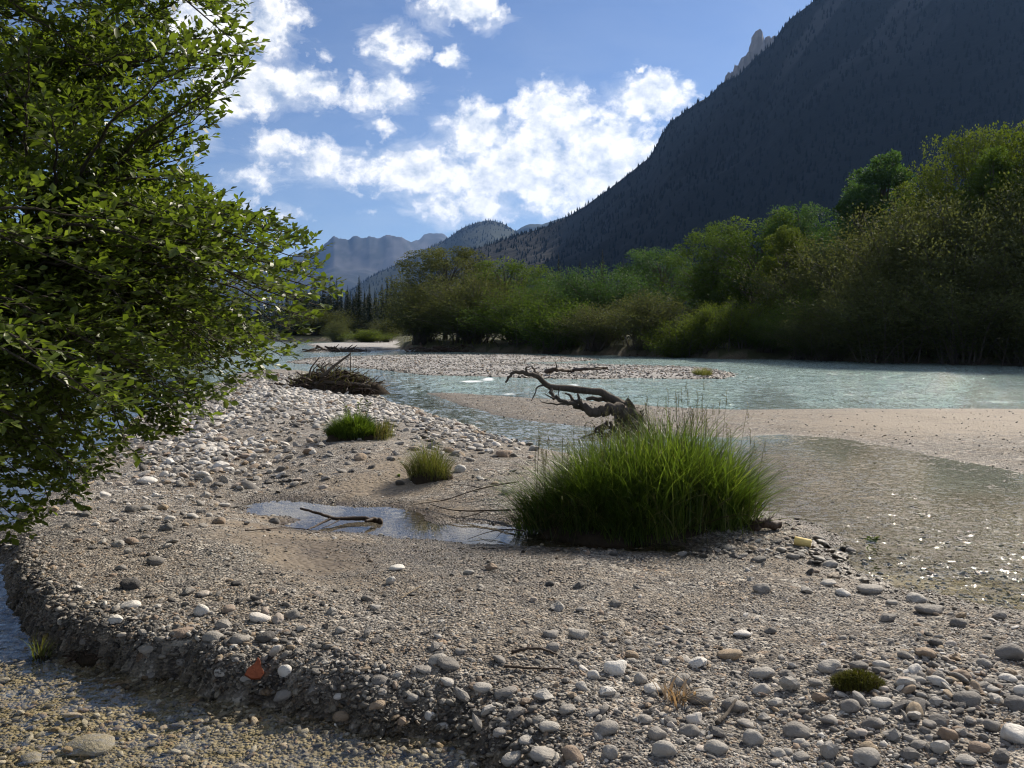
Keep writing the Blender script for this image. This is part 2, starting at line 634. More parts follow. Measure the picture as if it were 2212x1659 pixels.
BAR_E = poly([(605, 783), (659, 774), (830, 768), (1000, 767), (1150, 768), (1293, 776), (1300, 779), (1200, 783), (1080, 786), (1200, 789), (1380, 789), (1520, 795),
              (1600, 808), (1560, 819), (1354, 820), (1200, 820), (1017, 814), (928, 811), (806, 798), (700, 793)])
BAR_F = poly([(664, 744), (770, 741), (875, 739), (900, 752), (843, 757), (760, 759), (671, 762), (690, 752)])
FAR_BANK = poly([(3400, 850), (2600, 808), (2212, 789), (1900, 783), (1694, 777), (1608, 776), (1332, 768), (1084, 762), (960, 760), (880, 756), (862, 748), (870, 740), (800, 738.5),
                 (640, 738), (500, 737), (200, 736), ('w', -160, 160), ('w', -9000, 160), ('w', -20000, 30000), ('w', 20000, 30000), ('w', 9000, 40)])
LEFT_BANK = [(-3.6, -8), (-3.9, 2), (-4.6, 5), (-5.8, 8), (-8.5, 12), (-14, 22), (-27, 45), (-48, 80), (-90, 130), (-160, 170), (-9000, 170), (-9000, -8)]

H_A = [(300, 1310, .21), (600, 1390, .20), (1000, 1450, .19), (450, 1440, .20), (150, 1330, .21), (1500, 1600, .17), (1900, 1600, .2), (1200, 1300, .15), (700, 1230, .11), (900, 1180, .05), (1500, 1230, .06),
       (1900, 1330, .06), (150, 1200, .2), (300, 1180, .17), (300, 1080, .14), (600, 1040, .11), (800, 960, .24), (600, 880, .38), (900, 920, .22), (550, 830, .3),
       (750, 840, .25), (1000, 980, .16), (1300, 1100, .12), (1500, 1150, .12), (2150, 1450, .15)]
W_A = [(380, 1460, .06), (100, 1350, .06), (700, 1540, .09), (1000, 1610, .30), (1500, 1200, .9), (2000, 1300, .9), (900, 1120, .9), (900, 890, .8), (300, 900, .8), (1200, 1400, .5)]
DEPTH = [(300, 1550, .09), (100, 1400, .08), (600, 1610, .07), (0, 1100, .12), (2000, 1190, .085), (2100, 1120, .10), (1850, 1130, .045), (1720, 1040, .004), (1800, 1000, .006), (1900, 1030, .012),
         (1700, 985, .008), (2100, 1010, .16), (1800, 958, .10), (900, 870, .16), (1050, 920, .13), (1200, 960, .12), (1400, 980, .1), (1550, 1010, .05), (600, 800, .7), (1000, 835, .6),
         (1500, 850, .6), (2000, 840, .7), (1800, 790, .9), (1200, 776, .4), (700, 1110, .05), (1000, 1155, .05), (1300, 1178, .05), (400, 760, .8), (760, 765, .5), (850, 852, .3)]


def land(x, y):
    """-> z, sdA (with puddle cut), sdC, sdE, sdG(veg)"""
    r = np.maximum(y, 1.0)
    u, v = proj(x, y, 0.0)
    v = np.clip(v, 700, 2400); u = np.clip(u, -1500, 3800)
    wig = fbm(x * 1.3, y * 1.3, 4, 3) * .16 + fbm(x * .25, y * .25, 3, 9) * .02 * r
    wig_near = fbm(x * 2.2, y * 2.2, 4, 5) * .14
    wa = np.where(y < 12, wig_near, wig * .5)
    sA = np.minimum(sdf(x, y, BAR_A) + wa, -(sdf(x, y, PUDDLE) + fbm(x * 3, y * 3, 3, 21) * .10))
    sC = sdf(x, y, BAR_C) + wig * .8
    sE = sdf(x, y, BAR_E) + wig * .9
    sF = sdf(x, y, BAR_F) + wig * .9
    sG = sdf(x, y, FAR_BANK) + fbm(x * .3, y * .3, 4, 31) * 1.6
    sL = sdf(x, y, LEFT_BANK) + fbm(x * .5, y * .5, 4, 33) * .8
    hA = idw(u, v, H_A, 1.3) + fbm(x * .9, y * .9, 4, 41) * .07
    w_A = idw(u, v, W_A, 1.5)
    dep = idw(u, v, DEPTH, 1.5)
    zA = np.maximum(hA, .012) * (1 - np.exp(-np.maximum(sA, 0) / w_A * 1.3))
    zC = (.10 + fbm(x * .5, y * .5, 4, 51) * .07) * (1 - np.exp(-np.maximum(sC, 0) / .9))
    zE = (.11 + fbm(x * .35, y * .6, 4, 61) * .12) * (1 - np.exp(-np.maximum(sE, 0) / 1.1))
    zF = .3 * (1 - np.exp(-np.maximum(sF, 0) / 2.))
    zG = (.75 + fbm(x * .15, y * .15, 3, 71) * .3) * (1 - np.exp(-np.maximum(sG, 0) / .45)) + sstep(0, 20, sG) * .5
    zL = (.55 + fbm(x * .4, y * .4, 3, 81) * .3) * (1 - np.exp(-np.maximum(sL, 0) / .5))
    s = np.maximum.reduce([sA, sC, sE, sF, sG, sL])
    zw = -dep * (1 - np.exp(np.minimum(s, 0) / (.35 + .01 * r))) - .004 + fbm(x * 2.1, y * 2.1, 4, 91) * np.minimum(dep * .35, .03) * (s < 0) * sstep(0, .4, -s)
    z = np.where(s > 0, np.maximum.reduce([zA, zC, zE, zF, zG, zL]), zw)
    z = z + fbm(x * 6, y * 6, 3, 95) * .012 * (y < 14) * sstep(-.05, .25, s)
    return z, s, sA, sC, sE, sF, sG, sL, u, v


GRID = {}


def gz(x, y):
    """height of the finished ground sheet"""
    ys, t, Z, base, spread = GRID['g']
    i = int(np.clip(np.searchsorted(ys, y) - 1, 0, len(ys) - 2))
    fy = min(1, max(0, (y - ys[i]) / (ys[i + 1] - ys[i])))
    out = 0
    for k, wgt in ((i, 1 - fy), (i + 1, fy)):
        c = (x / (base + spread * max(ys[k], 0)) + 1) / 2 * (len(t) - 1)
        j = int(np.clip(math.floor(c), 0, len(t) - 2)); fx = min(1, max(0, c - j))
        out += wgt * (Z[k, j] * (1 - fx) + Z[k, j + 1] * fx)
    return float(out)


def hit(u, v, h=0.0):
    """where the line of sight through sheet point (u, v) meets the ground sheet raised by h"""
    r = ray(u, v)
    t0, t = 1.5, 1.5
    while t < 150:
        if H + r[2] * t <= gz(r[0] * t, r[1] * t) + h:
            break
        t0, t = t, t * 1.012
    for _ in range(10):
        m_ = (t0 + t) / 2
        if H + r[2] * m_ <= gz(r[0] * m_, r[1] * m_) + h:
            t = m_
        else:
            t0 = m_
    return np.array((r[0] * t, r[1] * t, H + r[2] * t - h))


def fan(y0, y1, ratio, ncol, spread, base):
    ys = [y0]
    while ys[-1] < y1:
        ys.append(ys[-1] + max(.03, (max(ys[-1], 2.2)) * (ratio if ys[-1] < 190 else .06)))
    ys = np.array(ys)
    t = np.linspace(-1, 1, ncol)
    X = t[None] * (base + spread * np.maximum(ys, 0))[:, None]
    Y = np.repeat(ys[:, None], ncol, 1)
    r, c = len(ys), ncol
    GRID['last'] = (ys, t, None, base, spread)
    i = (np.arange(r - 1)[:, None] * c + np.arange(c - 1)[None])
    q = np.stack([i, i + 1, i + c + 1, i + c], -1).reshape(-1, 4)
    return X.ravel(), Y.ravel(), q


def ground_mat():
    m = M('gravel_ground')
    co = m.coord()
    sand, wet, veg, bed, cob = m.attr('sand'), m.attr('wet'), m.attr('veg'), m.attr('bed'), m.attr('cob')
    vc, vd = m.voro2(58, co)
    vc2, vd2 = m.voro2(21, co)
    sp = m.N('ShaderNodeSeparateColor'); m.L(vc, sp.inputs[0])
    sp2 = m.N('ShaderNodeSeparateColor'); m.L(vc2, sp2.inputs[0])
    g1 = m.ramp(sp.outputs[0], [(0, (.055, .051, .046)), (.35, (.14, .128, .11)), (.7, (.24, .22, .187)), (.92, (.40, .375, .33)), (1, (.23, .17, .12))])
    g2 = m.ramp(sp2.outputs[0], [(0, (.065, .06, .055)), (.35, (.16, .146, .128)), (.7, (.265, .243, .208)), (.92, (.42, .395, .345)), (1, (.25, .185, .13))])
    big = m.noise(3.2, 5, .6, co)
    gm = m.mix(m.math('GREATER_THAN', big, .5), g1, g2)
    sn = m.noise(7, 6, .65, co)
    sn2 = m.noise(120, 3, .6, co)
    sc_ = m.mix(sn, (.13, .104, .074), (.265, .222, .163))
    sc_ = m.mix(m.math('MULTIPLY', sn2, .5), sc_, (.18, .14, .10))
    # patchy: the sand cover breaks up where it thins
    sf = m.math('MULTIPLY', m.math('SUBTRACT', m.math('ADD', sand, m.math('MULTIPLY', m.math('SUBTRACT', m.noise(5, 6, .65, co), .5), 1.3)), .35), 3.2, clamp=True)
    lit_ = m.math('MULTIPLY', m.math('SUBTRACT', m.noise(1.7, 7, .74, co, .6, stretch=(.7, 2.0, 1)), .545), 11, clamp=True)
    sc_ = m.mix(m.math('MULTIPLY', lit_, .75), sc_, (.10, .078, .06))
    mat_ = m.math('MULTIPLY', m.math('SUBTRACT', m.noise(2.4, 6, .65, co), .40), 5, clamp=True)
    gm = m.mix(m.math('MULTIPLY', mat_, .6), gm, m.mix(1.0, gm, (.78, .68, .56), 'MULTIPLY'))
    col = m.mix(sf, gm, sc_)
    cg = m.mix(m.voro(7, co, 'Distance'), (.50, .48, .45), (.2, .19, .18))
    col = m.mix(cob, col, cg)
    vg = m.mix(m.noise(2, 6, .7, co), (.03, .045, .012), (.085, .075, .035))
    col = m.mix(veg, col, vg)
    bn = m.noise(9, 5, .65, co)
    bc = m.mix(bn, (.15, .132, .09), (.33, .295, .21))
    bc = m.mix(.45, bc, m.mix(1.0, g2, (1.0, .92, .70), 'MULTIPLY'))
    col = m.mix(bed, col, bc)
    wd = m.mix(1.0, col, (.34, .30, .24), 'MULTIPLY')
    col = m.mix(wet, col, wd)  # darkens wet ground, and carries the shade painted on the near bank
    col = m.mix(m.math('MULTIPLY', bed, wet), col, m.mix(1.0, col, (.60, .55, .50), 'MULTIPLY'))
    h = m.math('ADD', m.math('MULTIPLY', m.math('SUBTRACT', 1, vd), m.math('SUBTRACT', 1, sf)), m.math('MULTIPLY', m.math('SUBTRACT', 1, vd2), .8))
    h = m.math('ADD', h, m.math('MULTIPLY', sn, .6))
    rough = m.math('SUBTRACT', .9, m.math('MULTIPLY', wet, .45))
    return m.done(m.bsdf(col, rough, .3, m.bump(h, .9, .018)))


def build_ground():
    X, Y, q = fan(-7, 26000, .0145, 390, .95, 7.0)
    z, s, sA, sC, sE, sF, sG, sL, u, v = land(X, Y)
    ys, t = GRID['last'][:2]
    GRID['g'] = (ys, t, z.reshape(len(ys), len(t)), 7.0, .95)
    veg = np.maximum(sstep(-.3, .1, sG), sstep(-.1, .3, sL))
    blobs = [(690, 1240, 150, 45, 1.0), (620, 1195, 230, 45, .75), (560, 1125, 190, 30, .7), (900, 1110, 200, 30, .7), (880, 1045, 160, 40, .75), (560, 1165, 180, 22, .8), (800, 1070, 190, 28, .8), (960, 1150, 120, 20, .5), (1700, 1225, 130, 14, .5), (400, 1000, 60, 20, .5), (250, 1000, 60, 40, .6),
             (700, 1010, 120, 20, .4), (2050, 920, 480, 45, .85), (760, 1310, 150, 30, .6), (1130, 1420, 160, 30, .3), (1350, 1330, 130, 25, .35), (1900, 1250, 300, 40, .6), (1700, 905, 220, 30, .55)]
    sand = np.zeros_like(X)
    for (a, b, c, d, w) in blobs:
        sand = np.maximum(sand, w * np.exp(-(((u - a) / c) ** 2 + ((v - b) / d) ** 2)))
    sand = np.where(s < 0, np.maximum(sand, .25), sand)
    damp_shade = np.where((u < 1250) & (v > 1190) & (Y > 2), .20, .055)  # raised on the near bank to paint its shade; elsewhere damp by the water
    wet = np.clip(1.15 * (damp_shade - z) / damp_shade, 0, 1) * (veg < .5) * np.where(sC > 0, .55, 1.0) * np.where(sE > 0, .6, 1.0)
    wet = np.where(z < -.01, np.where(v > 1230, .0, .92) * (Y > 0), wet)
    wet = np.where(sC > 0, np.maximum(wet, .22), wet)
    bed = sstep(.0, -.03, z)
    wet = np.where((z < -.003) & (sdf(X, Y, PUDDLE) > -.3) & (Y < 12), 1.0, wet)
    cob = sstep(.0, .5, sE) * .9 + sstep(0, 1, sF)
    cobA = np.exp(-(((u - 720) / 300) ** 2 + ((v - 885) / 55) ** 2)) * (sA > 0)
    cob = np.clip(np.maximum(cob, cobA), 0, 1)
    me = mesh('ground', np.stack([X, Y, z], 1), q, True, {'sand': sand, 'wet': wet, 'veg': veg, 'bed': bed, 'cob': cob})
    return tag(link('ground', me, ground_mat()), 'grey gravel and sand of the river bars and valley floor', kind='structure')


ground = build_ground()


# ------------------------------------------------------------------ water
MILK = [(300, 1550, .0), (100, 1400, 0), (600, 1610, 0), (0, 1100, .03), (2000, 1190, .05), (2100, 1120, .06), (1850, 1130, .03), (1720, 1040, 0), (1900, 1000, .05), (2100, 1010, .25),
        (1800, 955, .2), (900, 872, .42), (1000, 900, .36), (1100, 930, .32), (1300, 980, .25), (850, 858, .35), (700, 1110, 0), (1000, 1155, 0), (1300, 1178, 0),
        (250, 930, .04), (330, 875, .15), (150, 1000, .03), (500, 790, .95), (600, 800, .95), (900, 830, .95), (1000, 835, .95), (1300, 845, .95), (1500, 850, .9), (1750, 860, .8), (2000, 860, .7), (2000, 800, .75), (1700, 790, .85), (1200, 776, .9),
        (650, 750, .95), (760, 765, .95), (400, 760, .95), (2150, 875, .5), (1700, 878, .5)]
CHOP = [(250, 930, .10), (330, 875, .15), (300, 1550, .20), (0, 1100, .12), (100, 1400, .16), (650, 1620, .18), (2000, 1190, .64), (1800, 1080, .66), (1720, 1010, .56), (2100, 1260, .6), (2100, 1010, .15), (1800, 955, .15), (900, 872, .12), (1100, 930, .14), (1250, 965, .14), (1000, 900, .12), (700, 1110, .0), (1000, 1155, .0),
        (1300, 1178, .02), (600, 800, .5), (1000, 835, .8), (1500, 850, .9), (2000, 860, 1.7), (2000, 800, 1.2), (1700, 790, 1.0), (2200, 870, 1.8), (1750, 860, 1.2), (1200, 776, .7), (650, 750, .3), (760, 765, .3)]


def water_mat():
    m = M('river_water')
    co = m.coord()
    milk, chop, foam = m.attr('milk'), m.attr('chop'), m.attr('foam')
    # ripples: long, across the flow; fine capillaries on top
    n1 = m.noise(1.5, 2, .55, co, .4, 'Color', (1, 1.5, 1))
    n2 = m.noise(5.5, 2, .6, co, .5, 'Color', (1, 1.4, 1))
    n3 = m.noise(19, 2, .6, co, .4, 'Color', (1, 1.3, 1))
    def vm(op, a, b):
        n = m.N('ShaderNodeVectorMath', operation=op)
        m.put(n.inputs[0], a)
        if op == 'SCALE':
            m.put(n.inputs['Scale'], b)
        elif b is not None:
            m.put(n.inputs[1], b)
        return n.outputs[0]
    sl = vm('ADD', vm('ADD', vm('SCALE', vm('SUBTRACT', n1, (.5, .5, .5)), .7), vm('SCALE', vm('SUBTRACT', n2, (.5, .5, .5)), 1.8)), vm('SCALE', vm('SUBTRACT', n3, (.5, .5, .5)), 2.0))
    n4 = m.noise(6.5, 2, .6, co, .3, 'Color', (1, .2, 1))
    sl = vm('ADD', sl, vm('SCALE', vm('SUBTRACT', n4, (.5, .5, .5)), m.math('MULTIPLY', milk, 1.9)))
    sl = vm('MULTIPLY', sl, (1.0, 1.0, 0.0))
    sl = vm('SCALE', sl, m.math('ADD', chop, .006))
    geo = m.N('ShaderNodeNewGeometry')
    nrm = vm('NORMALIZE', vm('ADD', geo.outputs['Normal'], sl), None)
    dt = m.N('ShaderNodeVectorMath', operation='DOT_PRODUCT')
    m.L(nrm, dt.inputs[0]); m.L(geo.outputs['Incoming'], dt.inputs[1])
    cosi = m.math('MINIMUM', m.math('ABSOLUTE', dt.outputs['Value']), 1.0)
    fres = m.math('ADD', .02, m.math('MULTIPLY', .98, m.math('POWER', m.math('SUBTRACT', 1.0, cosi), 5.0)))
    tr = m.N('ShaderNodeBsdfTransparent'); tr.inputs[0].default_value = (.92, .90, .82, 1)
    df = m.N('ShaderNodeBsdfDiffuse')
    tone = m.noise(.35, 4, .6, co, .3, stretch=(1, 2.2, 1))
    m.L(m.mix(tone, (.18, .27, .255), (.34, .42, .385)), df.inputs[0])
    gl = m.N('ShaderNodeBsdfGlossy'); gl.inputs['Roughness'].default_value = .035
    m.L(nrm, gl.inputs['Normal'])
    a = m.N('ShaderNodeMixShader'); m.L(milk, a.inputs[0]); m.L(tr.outputs[0], a.inputs[1]); m.L(df.outputs[0], a.inputs[2])
    b = m.N('ShaderNodeMixShader'); m.L(fres, b.inputs[0]); m.L(a.outputs[0], b.inputs[1]); m.L(gl.outputs[0], b.inputs[2])
    fo = m.N('ShaderNodeBsdfDiffuse'); fo.inputs[0].default_value = (.78, .82, .82, 1)
    fn = m.noise(9, 6, .7, co, .6, stretch=(1, 2, 1))
    ff = m.math('MULTIPLY', m.math('SUBTRACT', m.math('ADD', foam, m.math('MULTIPLY', fn, .9)), .92), 3.5, clamp=True)
    c = m.N('ShaderNodeMixShader'); m.L(ff, c.inputs[0]); m.L(b.outputs[0], c.inputs[1]); m.L(fo.outputs[0], c.inputs[2])
    return m.done(c.outputs[0])


def build_water():
    X, Y, q = fan(-7, 175, .0155, 310, .95, 7.0)
    u, v = proj(X, Y, 0.0)
    v = np.clip(v, 700, 2400); u = np.clip(u, -1500, 3800)
    milk = np.clip(idw(u, v, MILK, 3.2), 0, 1)
    chop = np.clip(idw(u, v, CHOP, 1.8), 0, 1.8)
    foam = np.zeros_like(X)
    for (a, b, c, d, w) in [(1020, 826, 34, 4, .9), (1055, 821, 16, 4, 1.0), (950, 830, 40, 3, .55), (1100, 853, 26, 3.5, .7), (1240, 833, 24, 4, .7), (1560, 785, 30, 2, .55), (1010, 837, 60, 5, .35), (880, 833, 30, 4, .45),
                            (900, 845, 40, 3, .5), (1640, 868, 60, 4, .4), (1900, 863, 200, 8, .45), (2150, 868, 120, 8, .5), (1480, 838, 80, 6, .3), (1700, 800, 120, 6, .3)]:
        foam = np.maximum(foam, w * np.exp(-(((u - a) / c) ** 2 + ((v - b) / d) ** 2)))
    foam = np.maximum(foam, .17 * milk * np.clip(chop, 0, 1.2))
    z = (fbm(X * .9, Y * .9, 3, 101) * .09 + fbm(X * 2.6, Y * 2.6, 2, 105) * .03) * np.clip(chop - .3, 0, 1) * milk
    z = z + foam * .05 * milk
    me = mesh('river', np.stack([X, Y, z], 1), q, True, {'milk': milk, 'chop': chop, 'foam': foam})
    return tag(link('river', me, water_mat()), 'turquoise mountain river with clear shallow side streams and pools', kind='structure')


river = build_water()


# ------------------------------------------------------------------ mountains
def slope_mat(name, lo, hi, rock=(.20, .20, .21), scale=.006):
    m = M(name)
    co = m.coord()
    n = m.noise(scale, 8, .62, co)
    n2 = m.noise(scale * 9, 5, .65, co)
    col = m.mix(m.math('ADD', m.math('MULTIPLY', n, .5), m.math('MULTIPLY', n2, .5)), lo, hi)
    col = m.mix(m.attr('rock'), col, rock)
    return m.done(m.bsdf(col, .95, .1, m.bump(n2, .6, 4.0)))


def interp_sil(sil, us):
    a = np.array(sil, float)
    return np.interp(us, a[:, 0], a[:, 1])


def massif(name, sil, dist, base, mat, n_az, n_t, rough, jag, seed, pw=1.15, rockfn=None, label=None):
    """a mountain flank: ridge seen at the heights of sil = [(u, v)], at dist(u) metres; foot at base(u) metres; falls away behind"""
    us = np.linspace(sil[0][0], sil[-1][0], n_az)
    vs = interp_sil(sil, us)
    jv = jag * fbm(us / 22., us * 0 + seed, 5, seed, .6) if jag else 0
    vs = vs + jv
    D = np.interp(us, *np.array(dist, float).T)
    B = np.interp(us, *np.array(base, float).T)
    ts = np.concatenate([np.linspace(0, 1, n_t), np.linspace(1.03, 1.6, n_t // 3)])
    tanaz = (us - U0) / F
    elev = np.array([azel(a, b)[1] for a, b in zip(us, vs)])
    az = np.arctan(tanaz)
    hj = np.tan(elev) * D + H
    hs = np.tan(np.array([azel(a, b)[1] for a, b in zip(us, vs - jv)])) * D + H
    V, rock = [], []
    for t in ts:
        rr = B + (D - B) * t
        k = np.where(t <= 1, t ** pw, 1 - (t - 1) * 1.2)
        x, y = rr * np.sin(az), rr * np.cos(az)
        env = math.sin(min(t, 1) * math.pi) if t <= 1 else min((t - 1) * 2, .5)
        nz = (fbm(x / (rough * 6), y / (rough * 6), 6, seed + 3, .52)) * rough * 1.1 * (env * .9)
        z = (hs + (hj - hs) * min(t, 1) ** 7) * k + nz - (1 - min(t / .08, 1)) * 12
        V.append(np.stack([x, y, z], 1))
        rock.append(rockfn(us, t, x, y) if rockfn else np.zeros_like(us))
    V = np.array(V)
    r, c = V.shape[:2]
    i = (np.arange(r - 1)[:, None] * c + np.arange(c - 1)[None])
    q = np.stack([i, i + 1, i + c + 1, i + c], -1).reshape(-1, 4)
    me = mesh(name, V.reshape(-1, 3), q, True, {'rock': np.clip(np.concatenate(rock), 0, 1)})
    o = tag(link(name, me, mat), label, kind='structure')
    return o, V


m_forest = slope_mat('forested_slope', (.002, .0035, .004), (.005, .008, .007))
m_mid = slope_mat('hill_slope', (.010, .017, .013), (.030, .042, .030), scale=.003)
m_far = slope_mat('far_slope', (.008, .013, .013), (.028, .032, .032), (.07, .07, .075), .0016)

SIL_R = [(840, 700), (900, 640), (960, 575), (1000, 545), (1060, 527), (1120, 508), (1180, 489), (1220, 470), (1260, 448), (1300, 418), (1350, 378), (1400, 340), (1420, 300), (1440, 266),
         (1480, 236), (1530, 203), (1550, 180), (1590, 160), (1620, 125), (1655, 98), (1665, 80), (1690, 45), (1720, 22), (1745, 0), (1800, -40), (1900, -90), (2050, -150), (2212, -190), (2500, -180), (2900, -60), (3600, 150), (4600, 400)]


def rock_r(us, t, x, y):
    slab = np.zeros_like(us)
    streak = fbm((x + y * .6) / 90., (y - x * .3) / 40. + t * 3, 5, 55, .6)
    upper = sstep(.55, .9, t) * sstep(1600, 1750, us)
    slab = np.clip((streak - .16) * 5, 0, 1) * upper * .16
    return slab


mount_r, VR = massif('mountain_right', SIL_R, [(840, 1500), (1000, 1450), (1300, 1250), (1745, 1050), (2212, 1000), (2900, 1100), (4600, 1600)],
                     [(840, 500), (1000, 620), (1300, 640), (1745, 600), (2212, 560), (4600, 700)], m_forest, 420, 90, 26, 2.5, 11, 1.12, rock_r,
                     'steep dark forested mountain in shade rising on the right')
SIL_M = [(640, 760), (700, 690), (742, 640), (800, 600), (860, 570), (920, 540), (960, 520), (1000, 492), (1030, 480), (1060, 476), (1085, 482), (1110, 497), (1150, 520), (1250, 560), (1400, 640), (1500, 720)]
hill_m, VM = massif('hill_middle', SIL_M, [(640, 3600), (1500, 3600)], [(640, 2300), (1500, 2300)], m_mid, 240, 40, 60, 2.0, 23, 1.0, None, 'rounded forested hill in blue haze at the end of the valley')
SIL_M2 = [(1040, 640), (1100, 510), (1125, 490), (1145, 483), (1170, 485), (1190, 478), (1215, 470), (1260, 458), (1330, 470), (1500, 560), (1600, 700)]
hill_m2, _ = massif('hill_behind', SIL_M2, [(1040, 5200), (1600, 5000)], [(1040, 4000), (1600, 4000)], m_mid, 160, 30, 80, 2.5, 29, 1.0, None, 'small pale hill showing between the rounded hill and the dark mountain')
SIL_F = [(300, 700), (400, 640), (520, 585), (640, 548), (672, 545), (690, 538), (710, 522), (725, 512), (760, 514), (785, 511), (800, 508), (830, 514), (850, 509), (870, 513), (890, 522), (900, 518), (915, 512), (930, 505), (950, 502), (960, 507), (980, 520), (1050, 560), (1200, 640), (1350, 720)]


def rock_f(us, t, x, y):
    n = fbm(x / 260. , y / 420., 5, 77, .6)
    return np.clip((n - .05) * 3, 0, .8) * sstep(.4, .8, t)


far_m, _ = massif('mountain_far', SIL_F, [(300, 7600), (880, 7200), (930, 8600), (1350, 8600)], [(300, 4800), (1350, 5200)], m_far, 300, 50, 190, 8.0, 37, 1.05, rock_f, 'jagged pale blue mountain massif far up the valley')


def build_pinnacle():
    # bare limestone towers standing on the ridge line
    mb = MB()
    for (u, vt, vb, w, seed) in [(1638, 68, 150, 34, 1), (1658, 82, 150, 26, 2), (1630, 88, 160, 26, 3), (1606, 126, 180, 24, 4), (1592, 142, 190, 22, 5), (1578, 158, 195, 26, 6), (1618, 116, 180, 22, 7), (1672, 82, 140, 22, 8)]:
        y = 1180.
        c, b = at(u, vt, y), at(u, vb + 40, y)
        rw = w / F * y
        n, k = 9, 10
        g = np.random.default_rng(seed)
        vv = []
        for i in range(n):
            t = i / (n - 1)
            p = b + (c - b) * t
            rad = rw * .5 * (1.15 - .30 * t - .45 * max(0, (t - .72) / .28) ** 2)
            a = np.linspace(0, 2 * math.pi, k, endpoint=False)
            rr = rad * (1 + (g.random(k) - .5) * .5)
            vv.append(np.stack([p[0] + rr * np.cos(a), p[1] + rr * np.sin(a) * 1.2, p[2] + (g.random(k) - .5) * 5 + 0 * a], 1))
        vv = np.array(vv).reshape(-1, 3)
        i = np.arange(n - 1)[:, None] * k
        j = np.arange(k)[None]
        q = np.stack([i + j, i + (j + 1) % k, i + k + (j + 1) % k, i + k + j], -1).reshape(-1, 4)
        mb.add(vv, [q, (np.arange(k) + (n - 1) * k)[None]])
    m = M('limestone')
    n = m.noise(.06, 6, .65, stretch=(1, 1, .3))
    o = mb.build('rock_pinnacle', m.done(m.bsdf(m.mix(n, (.16, .16, .17), (.34, .33, .33)), .95, .1, m.bump(n, 1, 3))), None, False)
    tag(o, 'cluster of pale grey rock towers on the skyline of the dark mountain', kind='structure')


build_pinnacle()


def cone_trees(name, pos, hts, mat, label, seed=0, k=5):
    """a wood seen from far off: ragged two-tier conifers"""
    g = np.random.default_rng(seed)
    n = len(pos)
    ang = np.linspace(0, 2 * math.pi, k, endpoint=False)[None] + g.random((n, 1)) * 6
    w = hts * (.15 + g.random(n) * .07)
    rows = []
    for (zf, rf) in ((.05, 1.0), (.5, .45), (.42, .75)):
        rr = w[:, None] * rf * (.7 + .6 * g.random((n, k)))
        rows.append(np.stack([pos[:, 0, None] + rr * np.cos(ang), pos[:, 1, None] + rr * np.sin(ang), pos[:, 2, None] + hts[:, None] * (zf + (g.random((n, k)) - .5) * .08)], -1))
    tip = pos.copy(); tip[:, 2] += hts
    V = np.concatenate([np.concatenate(rows, 1), tip[:, None]], 1)   # 3k+1 verts
    b = np.arange(n)[:, None, None] * (3 * k + 1)
    j = np.arange(k); j2 = (j + 1) % k
    q = np.stack([j, j2, k + j2, k + j], -1)[None] + b
    t = np.stack([2 * k + j, 2 * k + j2, np.full(k, 3 * k)], -1)[None] + b
    tint = np.repeat(g.random(n), 3 * k + 1)
    me = mesh(name, V.reshape(-1, 3), [q.reshape(-1, 4), t.reshape(-1, 3)], True, {'tint': tint})
    return tag(link(name, me, mat), label, kind='stuff')


def forest_on(name, V, n_t, count, ridge, h0, h1, label, seed, mat, tmin=.02, umax=None):
    g = np.random.default_rng(seed)
    r, c = V.shape[:2]
    ti = g.random(count) ** 1.0 * (n_t - 2) * (1 - tmin) + tmin * (n_t - 2)
    if ridge:
        ti[:ridge] = n_t - 1 - g.random(ridge) * 2.5
    ci = g.random(count) * (c - 2)
    if umax:
        ci = g.random(count) * (c * umax)
    i0, j0 = ti.astype(int), ci.astype(int)
    fi, fj = (ti - i0)[:, None], (ci - j0)[:, None]
    p = (V[i0, j0] * (1 - fj) + V[i0, j0 + 1] * fj) * (1 - fi) + (V[np.minimum(i0 + 1, r - 1), j0] * (1 - fj) + V[np.minimum(i0 + 1, r - 1), j0 + 1] * fj) * fi
    p[:, 2] -= 1.0
    h = h0 + g.random(count) ** 1.5 * (h1 - h0)
    return cone_trees(name, p, h, mat, label, seed)


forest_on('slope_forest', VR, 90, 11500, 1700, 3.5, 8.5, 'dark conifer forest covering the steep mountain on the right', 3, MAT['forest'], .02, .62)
forest_on('hill_forest', VM, 40, 4000, 900, 7, 15, 'conifer forest covering the rounded hill in the haze', 4, MAT['forest'])

# ------------------------------------------------------------------ stones
def rock_mesh(name, seed, sub, flat=.62, ang=.0):
    import bmesh
    g = np.random.default_rng(seed)
    bm = bmesh.new()
    bmesh.ops.create_icosphere(bm, subdivisions=sub, radius=.5)
    v = np.array([x.co[:] for x in bm.verts])
    f = np.array([[y.index for y in x.verts] for x in bm.faces])
    bm.free()
    d = norm(v)
    r = np.ones(len(v))
    for _ in range(5):            # broad facets worn round
        n = norm(g.normal(size=3))
        h = .62 + g.random() * .3
        dd = d @ n
        r = np.where(dd > h, r * (1 - (1 - h / np.maximum(dd, h)) * (.75 + ang)), r)
    for _ in range(6):
        k = g.normal(size=3) * 3.0
        r += .035 * np.sin(d @ k + g.random() * 6)
    if ang:
        for _ in range(7):
            n = norm(g.normal(size=3)); h = .5 + g.random() * .3
            dd = d @ n
            r = np.where(dd * r > h, h / np.maximum(dd, 1e-3), r)
    v = d * r[:, None] * .5 * np.array((1.0, .78 + g.random() * .15, flat * (.85 + g.random() * .3)))
    return mesh(name, v, f, not ang)


